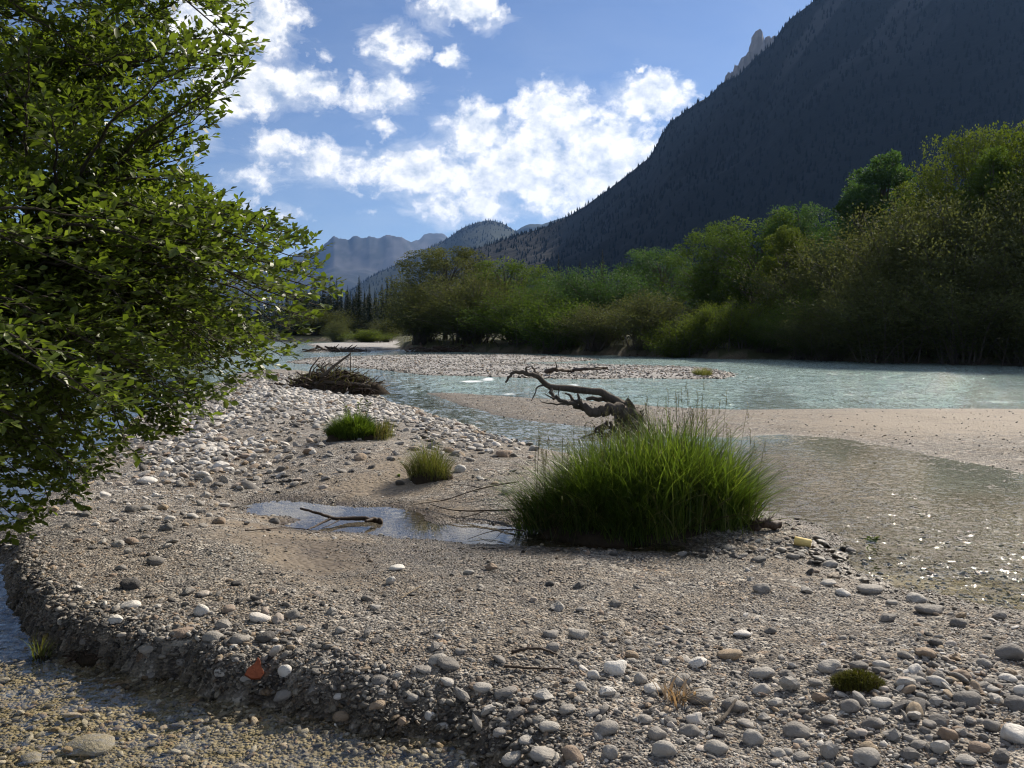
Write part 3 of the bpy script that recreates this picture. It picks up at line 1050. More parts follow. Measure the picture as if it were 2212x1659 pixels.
PEBBLES = [rock_mesh('pebble', 50 + i, 1, .62) for i in range(6)] + [rock_mesh('pebble', 70 + i, 1, .55, .25) for i in range(3)]
COBBLES = [rock_mesh('cobble', 90 + i, 3, .62) for i in range(7)] + [rock_mesh('cobble', 120 + i, 2, .6, .3) for i in range(5)]


def src_collection(name, meshes, mat):
    c = bpy.data.collections.new(name)
    for me in meshes:
        m2 = me.copy()
        m2.materials.clear(); m2.materials.append(mat)
        c.objects.link(bpy.data.objects.new(name, m2))
    return c


def scatter(name, pos, rot, scl, idx, tint, wet, coll, label, parent=None):
    me = bpy.data.meshes.new(name)
    me.vertices.add(len(pos))
    me.vertices.foreach_set('co', np.asarray(pos, np.float32).ravel())
    for k, a in (('rot', rot), ('scl', scl)):
        me.attributes.new(k, 'FLOAT_VECTOR', 'POINT').data.foreach_set('vector', np.asarray(a, np.float32).ravel())
    for k, a in (('tint', tint), ('wet', wet)):
        me.attributes.new(k, 'FLOAT', 'POINT').data.foreach_set('value', np.asarray(a, np.float32))
    me.attributes.new('idx', 'INT', 'POINT').data.foreach_set('value', np.asarray(idx, np.int32))
    me.update()
    ng = bpy.data.node_groups.new(name, 'GeometryNodeTree')
    ng.interface.new_socket('Geometry', in_out='INPUT', socket_type='NodeSocketGeometry')
    ng.interface.new_socket('Geometry', in_out='OUTPUT', socket_type='NodeSocketGeometry')
    N, L = ng.nodes.new, ng.links.new
    gi, go = N('NodeGroupInput'), N('NodeGroupOutput')
    iop = N('GeometryNodeInstanceOnPoints')
    ci = N('GeometryNodeCollectionInfo')
    ci.inputs['Collection'].default_value = coll
    ci.inputs['Separate Children'].default_value = True
    ci.inputs['Reset Children'].default_value = True
    iop.inputs['Pick Instance'].default_value = True

    def na(nm, t):
        n = N('GeometryNodeInputNamedAttribute')
        n.data_type = t
        n.inputs['Name'].default_value = nm
        return [o for o in n.outputs if o.enabled and o.name == 'Attribute'][0]
    L(gi.outputs[0], iop.inputs['Points'])
    L(ci.outputs[0], iop.inputs['Instance'])
    L(na('idx', 'INT'), iop.inputs['Instance Index'])
    e2r = N('FunctionNodeEulerToRotation')
    L(na('rot', 'FLOAT_VECTOR'), e2r.inputs[0])
    L(e2r.outputs[0], iop.inputs['Rotation'])
    L(na('scl', 'FLOAT_VECTOR'), iop.inputs['Scale'])
    L(iop.outputs[0], go.inputs[0])
    o = link(name, me, None, parent)
    md = o.modifiers.new('scatter', 'NODES')
    md.node_group = ng
    return tag(o, label, kind='stuff')


def draw_points(n, y0, y1, pw=1.0, spread=.66, base=1.0):
    """random ground points, thinning with distance"""
    t = rng.random(n)
    y = (y0 ** (1 - pw) + t * (y1 ** (1 - pw) - y0 ** (1 - pw))) ** (1 / (1 - pw)) if pw != 1 else y0 * (y1 / y0) ** t
    x = (rng.random(n) * 2 - 1) * (spread * y + base)
    return x, y


def blob(u, v, lst):
    m = 0
    for (a, b, c, d, w) in lst:
        m = np.maximum(m, w * np.exp(-(((u - a) / c) ** 2 + ((v - b) / d) ** 2)))
    return m


SANDY = [(690, 1240, 150, 40, 1.0), (620, 1195, 230, 40, .6), (880, 1050, 150, 30, .6), (560, 1165, 170, 16, .9), (780, 1068, 170, 24, .8), (250, 1000, 50, 30, .7), (2050, 925, 480, 40, 1.0), (1700, 905, 220, 30, .5)]
COARSE = [(1650, 1600, 700, 110, 1.0), (2150, 1560, 300, 110, .9), (1000, 1540, 260, 60, .55), (500, 1390, 230, 60, .55), (300, 1100, 260, 60, .75), (450, 980, 200, 70, .8), (720, 890, 300, 60, 1.0), (1000, 960, 130, 50, .7),
          (250, 1180, 230, 50, .6), (1680, 1195, 150, 20, 1.0), (1900, 1290, 160, 30, .35), (1050, 1060, 60, 30, .6), (1420, 1470, 180, 50, .6)]
WHITE = [(720, 890, 330, 70, 1.0), (450, 960, 200, 90, .9), (1000, 960, 160, 60, .7), (300, 1060, 200, 80, .6), (1000, 790, 700, 30, .5)]


def gravel_set(name, n, y0, y1, pw, s0, s1, sp, keep, coll, nvar, label, sink=.22, flatvar=.3, under=False, parent=None):
    x, y = draw_points(n, y0, y1, pw)
    z, s, sA, sC, sE, sF, sG, sL, u, v = land(x, y)
    k = keep(x, y, z, u, v, sA, sC, sE, sF, sG, sL) > rng.random(len(x))
    k &= (sG < .0) & (sL < .2)
    x, y, z, u, v = (a[k] for a in (x, y, z, u, v))
    n = len(x)
    size = s0 * (s1 / s0) ** (rng.random(n) ** sp)
    wh = blob(u, v, WHITE)
    t = rng.random(n)
    tint = np.where(t < .80 + .1 * wh, np.clip(rng.normal(.37, .22, n) + wh * .46, .02, .86), .88 + rng.random(n) * .12)
    damp_shade = np.where((u < 1250) & (v > 1190), .20, .05)  # near bank stones darkened higher up, shade put into their colour
    wet = np.clip(1.1 * (damp_shade - z + size * .1) / damp_shade, 0, 1)
    wet = np.where(z < -.01, .12, wet)
    rot = np.stack([rng.normal(0, .35, n), rng.normal(0, .35, n), rng.random(n) * 6.28], 1)
    scl = size[:, None] * np.stack([np.ones(n) * rng.uniform(.85, 1.3, n), .65 + rng.random(n) * .45, .42 + rng.random(n) * .52], 1)
    pos = np.stack([x, y, z + size * (.22 - sink)], 1)
    return scatter(name, pos, rot, scl, rng.integers(0, nvar, n), tint, wet, coll, label, parent), pos, size


c_peb = src_collection('pebble_source', PEBBLES, MAT['stone_inst'])
c_cob = src_collection('cobble_source', COBBLES, MAT['stone_inst'])


def k_fine(x, y, z, u, v, sA, sC, sE, sF, sG, sL):
    sand = blob(u, v, SANDY) * (.8 + fbm(x * 3, y * 3, 4, 7) * 1.2)
    return np.where((sA > 0) & (z > -.02), 1.0, np.where(z < 0, .35 * (v > 900), .3)) * np.clip(1.0 - sand, .04, 1) * np.clip(.92 + fbm(x * 1.7, y * 2.3, 4, 27) * 1.5, .3, 1)


def k_mid(x, y, z, u, v, sA, sC, sE, sF, sG, sL):
    c = blob(u, v, COARSE)
    pat = .55 + fbm(x * 1.6, y * 1.6, 4, 12) * 1.5
    sand = blob(u, v, SANDY)
    return np.where(sA > -.15, np.clip((.12 + c * 1.1) * pat, 0, 1) * (1 - .8 * sand), np.where((z < 0) & (v > 1150), .35, np.where((sE > 0) | (sF > 0), .8, np.where(sC > 0, np.where(u < 1500, .75, .14), .02))))


def k_big(x, y, z, u, v, sA, sC, sE, sF, sG, sL):
    c = blob(u, v, COARSE)
    pat = .42 + fbm(x * 1.1, y * 1.1, 4, 15) * 2.4
    sand = blob(u, v, SANDY)
    return np.where(sA > -.1, np.clip(c ** 1.5 * pat, .015, 1) * (1 - .9 * sand), np.where((z < 0) & (v > 1200), .10, 0))


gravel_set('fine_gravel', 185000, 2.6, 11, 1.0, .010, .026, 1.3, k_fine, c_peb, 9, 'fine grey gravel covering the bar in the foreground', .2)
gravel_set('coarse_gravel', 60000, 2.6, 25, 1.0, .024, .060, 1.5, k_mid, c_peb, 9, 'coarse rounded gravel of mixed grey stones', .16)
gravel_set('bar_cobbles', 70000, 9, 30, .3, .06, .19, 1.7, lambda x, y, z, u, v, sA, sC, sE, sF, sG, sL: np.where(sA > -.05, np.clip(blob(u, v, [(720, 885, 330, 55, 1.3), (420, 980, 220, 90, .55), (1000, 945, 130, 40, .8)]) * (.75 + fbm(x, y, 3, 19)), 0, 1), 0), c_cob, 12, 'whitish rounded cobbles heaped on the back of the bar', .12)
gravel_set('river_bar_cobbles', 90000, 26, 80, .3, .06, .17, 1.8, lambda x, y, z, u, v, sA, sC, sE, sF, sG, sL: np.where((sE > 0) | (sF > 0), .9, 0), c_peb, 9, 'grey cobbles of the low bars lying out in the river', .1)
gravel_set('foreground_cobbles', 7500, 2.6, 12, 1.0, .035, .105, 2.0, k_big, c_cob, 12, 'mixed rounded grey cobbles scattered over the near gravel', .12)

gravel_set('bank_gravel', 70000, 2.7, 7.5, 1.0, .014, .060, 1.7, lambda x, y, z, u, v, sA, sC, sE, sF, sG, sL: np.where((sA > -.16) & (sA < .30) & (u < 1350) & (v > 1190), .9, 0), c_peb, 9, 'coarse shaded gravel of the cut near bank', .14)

gravel_set('pool_edge_stones', 9000, 5, 9, 1.0, .04, .115, 1.6, lambda x, y, z, u, v, sA, sC, sE, sF, sG, sL: np.where(sA > -.25, blob(u, v, [(1720, 1200, 130, 24, .8), (1560, 1205, 120, 12, .7), (1830, 1240, 70, 26, .45)]) * (u > 1480), 0), c_cob, 12, 'dark wet rounded stones at the tip of the bar by the right pool', .12)

# stones one can point at: u, v (where it sits), width, height (px of the 2212 sheet), tint 0..1, tilt, label
NAMED = [
    (1333, 1459, 58, 36, .84, 0, 'large smooth cream oval stone, the biggest pale one near the bottom centre'),
    (1282, 1468, 28, 22, .74, 0, 'squarish pale stone just left of the largest cream oval stone'),
    (964, 1484, 40, 22, .66, .2, 'flat light grey stone above the tall grey stone in the near bank'),
    (996, 1532, 46, 62, .44, .9, 'big tilted grey boulder leaning in the shadowed near bank'),
    (1030, 1590, 36, 62, .50, 1.2, 'upright grey stone below the leaning boulder at the waterline'),
    (735, 1564, 38, 32, .97, 0, 'mossy yellow-brown stone half in the near water'),
    (865, 1572, 38, 30, .95, .3, 'brown angular stone at the edge of the near water'),
    (928, 1556, 26, 22, .70, .4, 'small light rounded stone between the brown stone and the upright stone'),
    (956, 1580, 34, 18, .62, .1, 'flat pale stone lying left of the upright grey stone'),
    (1412, 1500, 42, 26, .74, 0, 'oval pale stone beside the tuft of dead straw'),
    (1386, 1478, 32, 28, .62, 0, 'rounded grey stone right below the largest cream oval stone'),
    (1257, 1493, 30, 24, .66, 0, 'round light grey stone left of the straw, in the cobble belt'),
    (1421, 1602, 42, 36, .46, .2, 'grey egg-shaped stone touching the big stone at the bottom'),
    (1438, 1640, 54, 48, .60, 0, 'big rounded stone at the bottom edge below the dead straw'),
    (1320, 1640, 36, 34, .52, 0, 'dark grey round cobble at the bottom edge left of the big rounded stone'),
    (1510, 1446, 50, 30, .82, 0, 'smooth cream stone right of the straw tuft, pointed at one end'),
    (1518, 1526, 58, 42, .48, .1, 'large grey boulder with a pale face beside the grey stick'),
    (1713, 1495, 52, 38, .56, 0, 'blocky grey boulder left of the mossy sod'),
    (1843, 1540, 44, 30, .40, 0, 'bluish grey oval stone below the mossy sod'),
    (1911, 1530, 42, 24, .70, .1, 'pale flat stone right of the bluish oval stone'),
    (1630, 1612, 46, 38, .56, 0, 'pitted grey stone near the bottom right of centre'),
    (1802, 1642, 54, 52, .54, .5, 'large angular wet-looking boulder at the bottom edge'),
    (2039, 1632, 44, 36, .68, .2, 'pale angular stone near the bottom right corner'),
    (2026, 1398, 30, 20, .16, 0, 'dark purple-grey stone alone on the fine gravel at right'),
    (2068, 1427, 26, 16, .98, .1, 'small tan angular stone below the dark purple-grey stone'),
    (1608, 1378, 40, 16, .82, .1, 'flat cream stone on the fine gravel below the grass clump'),
    (1888, 1284, 54, 22, .52, 0, 'low flat wet stone at the edge of the right pool'),
    (1985, 1302, 38, 20, .66, 0, 'rounded pale stone at the waterline of the right pool'),
    (2022, 1328, 62, 18, .42, 0, 'long flat grey stone near the waterline at right'),
    (432, 1330, 32, 26, .82, .1, 'round white stone on top of the shadowed bank at left'),
    (491, 1325, 28, 22, .92, 0, 'orange-tan stone right of the round white stone'),
    (274, 1316, 44, 16, .84, 0, 'long flat white stone on the rim of the shadowed bank'),
    (592, 1424, 34, 36, .72, 1.0, 'upright whitish stone above the orange shard'),
    (613, 1464, 36, 36, .84, .5, 'bright white stone beside the orange shard'),
    (474, 1463, 30, 22, .66, .3, 'oval grey stone left of the orange shard'),
    (322, 1470, 32, 24, .36, .5, 'dark wedge-shaped stone at the near waterline'),
    (170, 1640, 100, 30, .58, .1, 'large flat stone lying under the clear water, bottom left corner'),
    (856, 1234, 36, 16, .84, 0, 'white flat stone on the sandy patch in the middle'),
    (841, 1264, 28, 26, .74, .5, 'chunky pale stone just below the white flat stone on the sand'),
    (312, 1046, 46, 18, .80, .1, 'long white stone near the hanging branch at left'),
    (475, 1014, 42, 22, .82, .2, 'white angular stone in the middle of the left stony flat'),
    (430, 934, 50, 26, .56, .2, 'large grey block at the foot of the white cobble slope'),
    (1087, 988, 36, 20, .94, 0, 'rounded tan boulder left of the big grass clump'),
    (994, 1020, 26, 20, .80, 0, 'round white stone beside the thin brown grass tuft'),
    (920, 914, 26, 20, .66, 0, 'biggest stone on the crest of the white cobble slope'),
    (1031, 921, 17, 15, .40, 0, 'blocky stone standing in the grey stream, tallest of four'),
    (1042, 924, 16, 8, .28, 0, 'low dark stone touching the tallest stone in the grey stream'),
    (1071, 921, 18, 13, .46, .2, 'pointed grey stone in the stream, between two darker ones'),
    (1089, 920, 20, 8, .24, 0, 'flat dark stone in the stream, the one nearest the log'),
    (1095, 1068, 28, 20, .56, 0, 'grey stone at the left foot of the big grass clump'),
]


def place_stone(u, v, w, h, tint, tilt, me, name, under=0):
    p = hit(u, v)
    z = p[2]
    d = math.hypot(p[0], p[1])
    s = w / F * d
    zs = h / F * d / .55
    o = bpy.data.objects.new(name, me)
    o.rotation_euler = (random.gauss(0, .1), tilt, random.choice((0, math.pi)) + random.gauss(0, .25))
    if tilt > .7:
        o.scale = (zs * .62, s * .9, s * .9)
        o.location = (p[0], p[1] + s * .3, z + zs * .22)
    else:
        o.scale = (s, s * .95, zs * .9)
        o.location = (p[0], p[1] + s * .35, z + zs * .13)
    wt = float(np.clip((.02 - z) * 15, 0, .8)) if z > -.01 else .15
    o.color = (tint, wt, 0, 1)
    COL.objects.link(o)
    return o


COB_M = []
for me in COBBLES:
    m2 = me.copy(); m2.materials.clear(); m2.materials.append(MAT['stone']); COB_M.append(m2)
for i, (u, v, w, h, t, tl, lab) in enumerate(NAMED):
    ang = any(k in lab for k in ('angular', 'block', 'wedge', 'chunky', 'pointed', 'leaning'))
    me = COB_M[7 + i % 5] if ang else COB_M[i % 7]
    tag(place_stone(u, v, w, h, t, tl, me, 'river_stone'), lab, 'stone', 'single stones on the gravel bar')

# the next largest stones: pieces of the gravel bar
cand = []
CU = rng.uniform(0, 2212, 6000); CV = 1659 - rng.random(6000) ** 1.2 * 780
CW = np.array([P(a, b)[:2] for a, b in zip(CU, CV)])
CA = land(CW[:, 0], CW[:, 1])[2]
CP = blob(CU, CV, COARSE) * 1.1 + .05 - blob(CU, CV, SANDY) * .6
for u, v, (px, py), sa, pr in zip(CU, CV, CW, CA, CP):
    if len(cand) >= 250:
        break
    if random.random() > pr or sa < .03 or (1110 < u < 1680 and 1040 < v < 1200):
        continue
    s_m = random.uniform(.06, .13) * (1.0 if v > 1000 else 1.5)
    w = s_m * F / py
    if any(abs(u - q[0]) < (w + q[2]) * .5 and abs(v - q[1]) < (w + q[2]) * .3 for q in cand) or any(abs(u - q[0]) < (w + q[2]) * .55 and abs(v - q[1]) < (w + q[2]) * .35 for q in NAMED):
        continue
    cand.append((u, v, w))
for (u, v, w) in cand:
    wh = float(blob(u, v, WHITE))
    t = min(.86, max(.05, random.gauss(.46, .17) + wh * .36)) if random.random() < .88 else random.uniform(.9, 1)
    o = place_stone(u, v, w, w * random.uniform(.45, .62), t, random.gauss(0, .2), random.choice(COB_M), 'cobble')
    o.parent = ground

# ------------------------------------------------------------------ the overhanging bush at left
BUSH_OUT = [(-700, -560), (480, -560), (520, -200), (500, 0), (488, 60), (535, 135), (475, 205), (435, 290), (405, 350), (420, 425), (500, 475), (570, 492), (640, 505), (668, 545), (688, 595),
            (706, 650), (655, 700), (620, 760), (560, 808), (490, 822), (430, 878), (345, 925), (260, 965), (185, 1010), (150, 1060), (70, 1095), (30, 1140), (-120, 1120), (-700, 1000)]


def build_bush():
    g = np.random.default_rng(5)
    base = np.array((-4.5, 5.0, gz(-4.5, 5.0) - .05))
    root = empty('willow_bush', base, 'big leafy green bush overhanging the water along the whole left edge', 'bush')
    stems_top = [(-3.6, 4.2, 3.4), (-3.0, 5.2, 3.0), (-3.9, 5.6, 4.6), (-2.8, 4.4, 4.2), (-4.8, 4.4, 4.4), (-3.2, 5.8, 2.0), (-3.3, 3.7, 1.9), (-2.7, 5.0, 2.2), (-4.9, 3.4, 2.6)]
    stems = []
    mbt = MB()
    for (x, y, z) in stems_top:
        a = base + np.array((g.normal(0, .12), g.normal(0, .12), 0))
        b = np.array((x, y, z), float)
        mid = (a + b) / 2 + np.array((g.normal(-.25, .1), g.normal(0, .15), .25))
        p = spline([a, mid, b], 24) + g.normal(0, .012, (24, 3))
        stems.append(p)
        mbt.tube(p - base, np.linspace(.055, .014, 24), 7, 0, .12)
    SP = np.concatenate([s[6:] for s in stems])
    out = np.array(BUSH_OUT, float)
    tips = []
    # outline tips first, then a fill
    for i in range(len(out)):
        a, b = out[i], out[(i + 1) % len(out)]
        if (a[0] < -300 and b[0] < -300):
            continue
        n = max(1, int(np.hypot(*(b - a)) / 24))
        for k in range(n):
            u, v = a + (b - a) * (k + .5) / n
            tips.append((u, v, g.uniform(4.0, 5.6)))
    tips += [(345, 1002, 4.3), (372, 992, 4.35), (318, 985, 4.3), (352, 985, 4.3)]
    tips += [(g.uniform(-320, 150), g.uniform(900, 1115), g.uniform(5.0, 7.2)) for _ in range(40)]
    tips += [(g.uniform(-120, 430), g.uniform(-120, 450), g.uniform(4.4, 6.6)) for _ in range(110)]
    tips += [(g.uniform(-80, 580), g.uniform(500, 1010), g.uniform(4.8, 6.8)) for _ in range(190)]
    tips = [t for t in tips if t[0] < 0 or sdf(np.array([t[0]]), np.array([t[1]]), BUSH_OUT)[0] > (12 if t[2] > 5.7 else -25)]
    while len(tips) < 760:
        u, v = g.uniform(-320, 710), g.uniform(-220, 1130)
        if sdf(np.array([u]), np.array([v]), BUSH_OUT)[0] > 25:
            tips.append((u, v, g.uniform(3.4, 6.2)))
    mbb = MB()
    TQ, TD, TL = [], [], []
    for (u, v, d) in tips:
        d = d + .35 * (u > 520) - .5 * (v > 850)
        tip = at(u, v, d)
        cost = np.linalg.norm(SP - tip, axis=1) + .8 * np.maximum(0, SP[:, 0] - tip[0] + .25) * 3
        s = SP[np.argmin(cost + g.random(len(SP)) * .25)]
        L = np.linalg.norm(tip - s)
        if L < .35:
            s = s + np.array((-.4, 0, -.1)); L = np.linalg.norm(tip - s)
        mid = (s + tip) / 2 + np.array((g.normal(0, .05), g.normal(0, .08), .10 * L + g.normal(0, .04)))
        n = 14
        p = spline([s, mid, tip], n)
        p[1:] += g.normal(0, .008, (n - 1, 3))
        mbb.tube(p - base, np.linspace(.004 + .005 * L, .0022, n), 4)
        cum = np.concatenate([[0], np.cumsum(np.linalg.norm(np.diff(p, axis=0), axis=1))])
        tt = np.arange(max(0, cum[-1] - 1.3), cum[-1], .050) + g.random() * .02
        tt = np.append(tt, cum[-1])
        k = len(tt)
        q = np.stack([np.interp(tt, cum, p[:, c]) for c in range(3)], 1)
        dr = norm(np.gradient(p, axis=0)[np.clip(np.searchsorted(cum, tt), 0, n - 1)])
        tl = g.uniform(.12, .28, k) * (.5 + .5 * np.minimum(1, (cum[-1] - tt) / .4))
        outv = norm(np.cross(dr, (0, 0, 1.)))
        ud = np.cross(outv, dr)
        a = (np.arange(k) % 2 * 2 - 1) * g.uniform(.3, 1.25, k)
        td = norm(dr * g.uniform(.55, 1.1, (k, 1)) + (outv * np.sin(a)[:, None] + ud * np.cos(a)[:, None] * .7) * .8 + np.array((0, 0, .10)) + g.normal(0, .15, (k, 3)))
        TQ.append(q); TD.append(td); TL.append(tl)
    TQ, TD, TL = np.concatenate(TQ), np.concatenate(TD), np.concatenate(TL)
    nt = len(TQ)
    # twigs: slim three-sided prisms
    E = TQ + TD * TL[:, None]
    s1 = norm(np.cross(TD, (0, 0, 1.))); s2 = np.cross(s1, TD)
    ring = [(s1 * math.cos(t) + s2 * math.sin(t)) for t in (0, 2.09, 4.19)]
    tv = np.stack([TQ + r_ * .002 for r_ in ring] + [E + r_ * .0008 for r_ in ring], 1) - base
    tf = np.array([(0, 1, 4, 3), (1, 2, 5, 4), (2, 0, 3, 5)])[None] + np.arange(nt)[:, None, None] * 6
    mbb.add(tv.reshape(-1, 3), tf.reshape(-1, 4))
    NL = 9
    f = np.linspace(.1, 1.0, NL)[None, :, None]
    pos = TQ[:, None] + TD[:, None] * TL[:, None, None] * f
    o2 = norm(np.cross(np.repeat(TD[:, None], NL, 1), g.normal(0, .5, (nt, NL, 3)) + np.array((0, 0, 1.))))
    sg = (np.arange(NL) % 2 * 2 - 1)[None, :, None] * np.where(np.arange(NL) == NL - 1, .15, 1.)[None, :, None]
    axs = norm(TD[:, None] * .75 + o2 * sg * .8 + g.normal(0, .22, (nt, NL, 3)))
    nrm = norm(np.array((.12, -.1, 1.)) + g.normal(0, .45, (nt, NL, 3)))
    ln = g.uniform(.028, .066, (nt, NL)) * np.where(np.arange(NL) >= NL - 1, .8, 1)[None]
    pos, axs, nrm, ln = pos.reshape(-1, 3), axs.reshape(-1, 3), nrm.reshape(-1, 3), ln.ravel()
    tint = np.clip(g.normal(.5, .2, len(pos)), 0, 1)
    link('trunk', mbt.me('trunk', MAT['bush_bark']), None, root)
    twigs = link('branches', mbb.me('branches', MAT['bush_bark']), None, root)
    # the leaves that show largest are pieces of their own
    u, v = proj(pos[:, 0], pos[:, 1], pos[:, 2])
    vis = (u > 0) & (u < 2212) & (v > 0) & (v < 1659)
    size = np.where(vis, ln / pos[:, 1], 0)
    top = np.argsort(-size)[:300]
    keep = np.ones(len(pos), bool); keep[top] = False
    back = keep & ((pos[:, 1] > 4.8) | (u < -60) | (v < -60))
    front = keep & ~back
    v1, f1 = leaves(pos[front] - base, axs[front], nrm[front], ln[front], ln[front] * (.50 + .12 * tint[front]))
    v2, f2 = leaves(pos[back] - base, axs[back], nrm[back], ln[back], ln[back] * .62, CARD_T, CARD_F)
    me = mesh('foliage', np.concatenate([v1, v2]), f1 + [f2[0] + len(v1)], True, {'tint': np.concatenate([np.repeat(tint[front], len(LEAF_T)), np.repeat(tint[back], 4)])})
    o = tag(link('foliage', me, MAT['bush_leaf'], root), kind='stuff')
    from mathutils import Matrix
    unit = []
    for k in range(6):
        um = mesh('leaf', LEAF_T * np.array((.55, 1, .55)), LEAF_F, True, {'tint': np.full(len(LEAF_T), .2 + .13 * k)})
        um.materials.append(MAT['bush_leaf']); unit.append(um)
    for i in top:
        d = norm(axs[i]); s = norm(np.cross(d, nrm[i])); n = np.cross(s, d)
        lf = bpy.data.objects.new('leaf', unit[int(np.clip(tint[i] * 6, 0, 5))])
        c = pos[i] - base
        lf.matrix_basis = Matrix(((s[0] * ln[i], d[0] * ln[i], n[0] * ln[i], c[0]), (s[1] * ln[i], d[1] * ln[i], n[1] * ln[i], c[1]), (s[2] * ln[i], d[2] * ln[i], n[2] * ln[i], c[2]), (0, 0, 0, 1)))
        COL.objects.link(lf); lf.parent = twigs
    return len(pos)


N_BUSH = build_bush()


# ------------------------------------------------------------------ trees of the far bank
def tree_meshes(seed, kind):
    """-> trunk mesh, crown mesh, height (m), crown width (m)"""
    g = np.random.default_rng(seed)
    tr = MB()
    pos, axs, nrm, ln, tin = [], [], [], [], []

    def clump(c, r, n, size, tint, flat=.8, outward=None):
        d = norm(g.normal(size=(n, 3)))
        rr = r * (.45 + .6 * g.random(n) ** .6)
        p = c + d * rr[:, None] * np.array((1, 1, flat))
        pos.append(p)
        axs.append(norm(d + g.normal(0, .6, (n, 3)) + np.array((0, 0, -.1))))
        nrm.append(norm(d * .5 + g.normal(0, .7, (n, 3)) + np.array((0, 0, .5))))
        ln.append(size * (.7 + .6 * g.random(n)))
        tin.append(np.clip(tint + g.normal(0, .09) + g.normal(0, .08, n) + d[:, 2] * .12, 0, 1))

    if kind in ('broad', 'tall'):
        Ht = 12.0
        W = 8.0 if kind == 'broad' else 4.6
        lean = g.normal(0, .4, 2)
        tp = spline([(0, 0, -.4), (lean[0] * .2, lean[1] * .2, Ht * .3), (lean[0] * .6, lean[1] * .6, Ht * .62), (lean[0], lean[1], Ht * .92)], 14)
        tr.tube(tp, np.linspace(.22, .03, 14), 7, 0, .15)
        nc = 185 if kind == 'broad' else 170
        for i in range(nc):
            h = g.random() ** .9
            zc = Ht * (.10 + .86 * h)
            prof = math.sqrt(max(.05, 1 - ((h - .42) / .64) ** 2)) if kind == 'broad' else (.30 + .75 * math.sin(min(1, h * .8 + .16) * math.pi) ** .8)
            a = g.random() * 6.283
            rad = W * .5 * prof * (.35 + .65 * g.random() ** .45) * (1 + .22 * math.sin(a * 3 + seed) + .15 * math.sin(a * 5 + h * 7))
            k = int(np.clip(zc / (Ht * .92) * 13, 0, 13))
            c = np.array((tp[k][0] + rad * math.cos(a), tp[k][1] + rad * math.sin(a), zc))
            s = tp[max(0, int(k * .72))]
            if i % 2 == 0:
                tr.tube(spline([s, (s + c) / 2 + np.array((0, 0, .25)), c], 6), np.linspace(.055, .012, 6), 4)
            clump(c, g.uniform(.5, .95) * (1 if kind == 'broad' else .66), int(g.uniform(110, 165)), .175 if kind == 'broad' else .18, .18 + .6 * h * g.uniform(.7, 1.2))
    elif kind in ('willow', 'wispy', 'bush'):
        Ht = {'willow': 7.0, 'wispy': 5.5, 'bush': 3.5}[kind]
        W = {'willow': 7.0, 'wispy': 6.5, 'bush': 4.6}[kind]
        ns = {'willow': 90, 'wispy': 110, 'bush': 70}[kind]
        for i in range(ns):
            a = g.random() * 6.283
            sp = g.random() ** .6
            L = Ht * (1.0 - .42 * sp ** 2) * g.uniform(.6, 1.04)
            b = np.array((g.normal(0, .35), g.normal(0, .35), -.3))
            e = b + np.array((math.cos(a) * sp * W * .5, math.sin(a) * sp * W * .5, L))
            mid = (b + e) / 2 + np.array((-math.cos(a) * sp * W * .06, -math.sin(a) * sp * W * .06, L * .12))
            p = spline([b, mid, e], 10)
            tr.tube(p, np.linspace(.05 if i % 5 == 0 else .028, .008, 10), 4)
            lo = .18 if kind != 'wispy' else .3
            nl = {'willow': 430, 'wispy': 190, 'bush': 270}[kind]
            t = lo + (1 - lo) * g.random(nl) ** .8
            q = np.stack([np.interp(t, np.linspace(0, 1, 10), p[:, k]) for k in range(3)], 1)
            off = g.normal(0, 1, (nl, 3)) * (.34 if kind == 'willow' else .24 if kind == 'bush' else .27) * (.5 + .9 * t[:, None] * (1.15 - t[:, None]) * 2)
            pos.append(q + off)
            axs.append(norm(off * 1.2 + np.array((0, 0, .35)) + g.normal(0, .25, (nl, 3))))
            nrm.append(norm(g.normal(0, .7, (nl, 3)) + np.array((0, 0, .5))))
            ln.append((.125 if kind == 'willow' else .12) * (.7 + .6 * g.random(nl)))
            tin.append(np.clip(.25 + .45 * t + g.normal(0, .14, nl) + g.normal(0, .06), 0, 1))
    pos, axs, nrm, ln, tin = (np.concatenate(a) for a in (pos, axs, nrm, ln, tin))
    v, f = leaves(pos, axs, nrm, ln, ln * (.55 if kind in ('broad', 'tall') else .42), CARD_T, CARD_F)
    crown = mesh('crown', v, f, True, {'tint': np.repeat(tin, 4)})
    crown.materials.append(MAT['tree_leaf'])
    z = pos[:, 2]
    return tr.me('trunk', MAT['bark']), crown, float(np.quantile(z, .995)), float(np.quantile(np.abs(pos[:, 0]), .98) * 2)


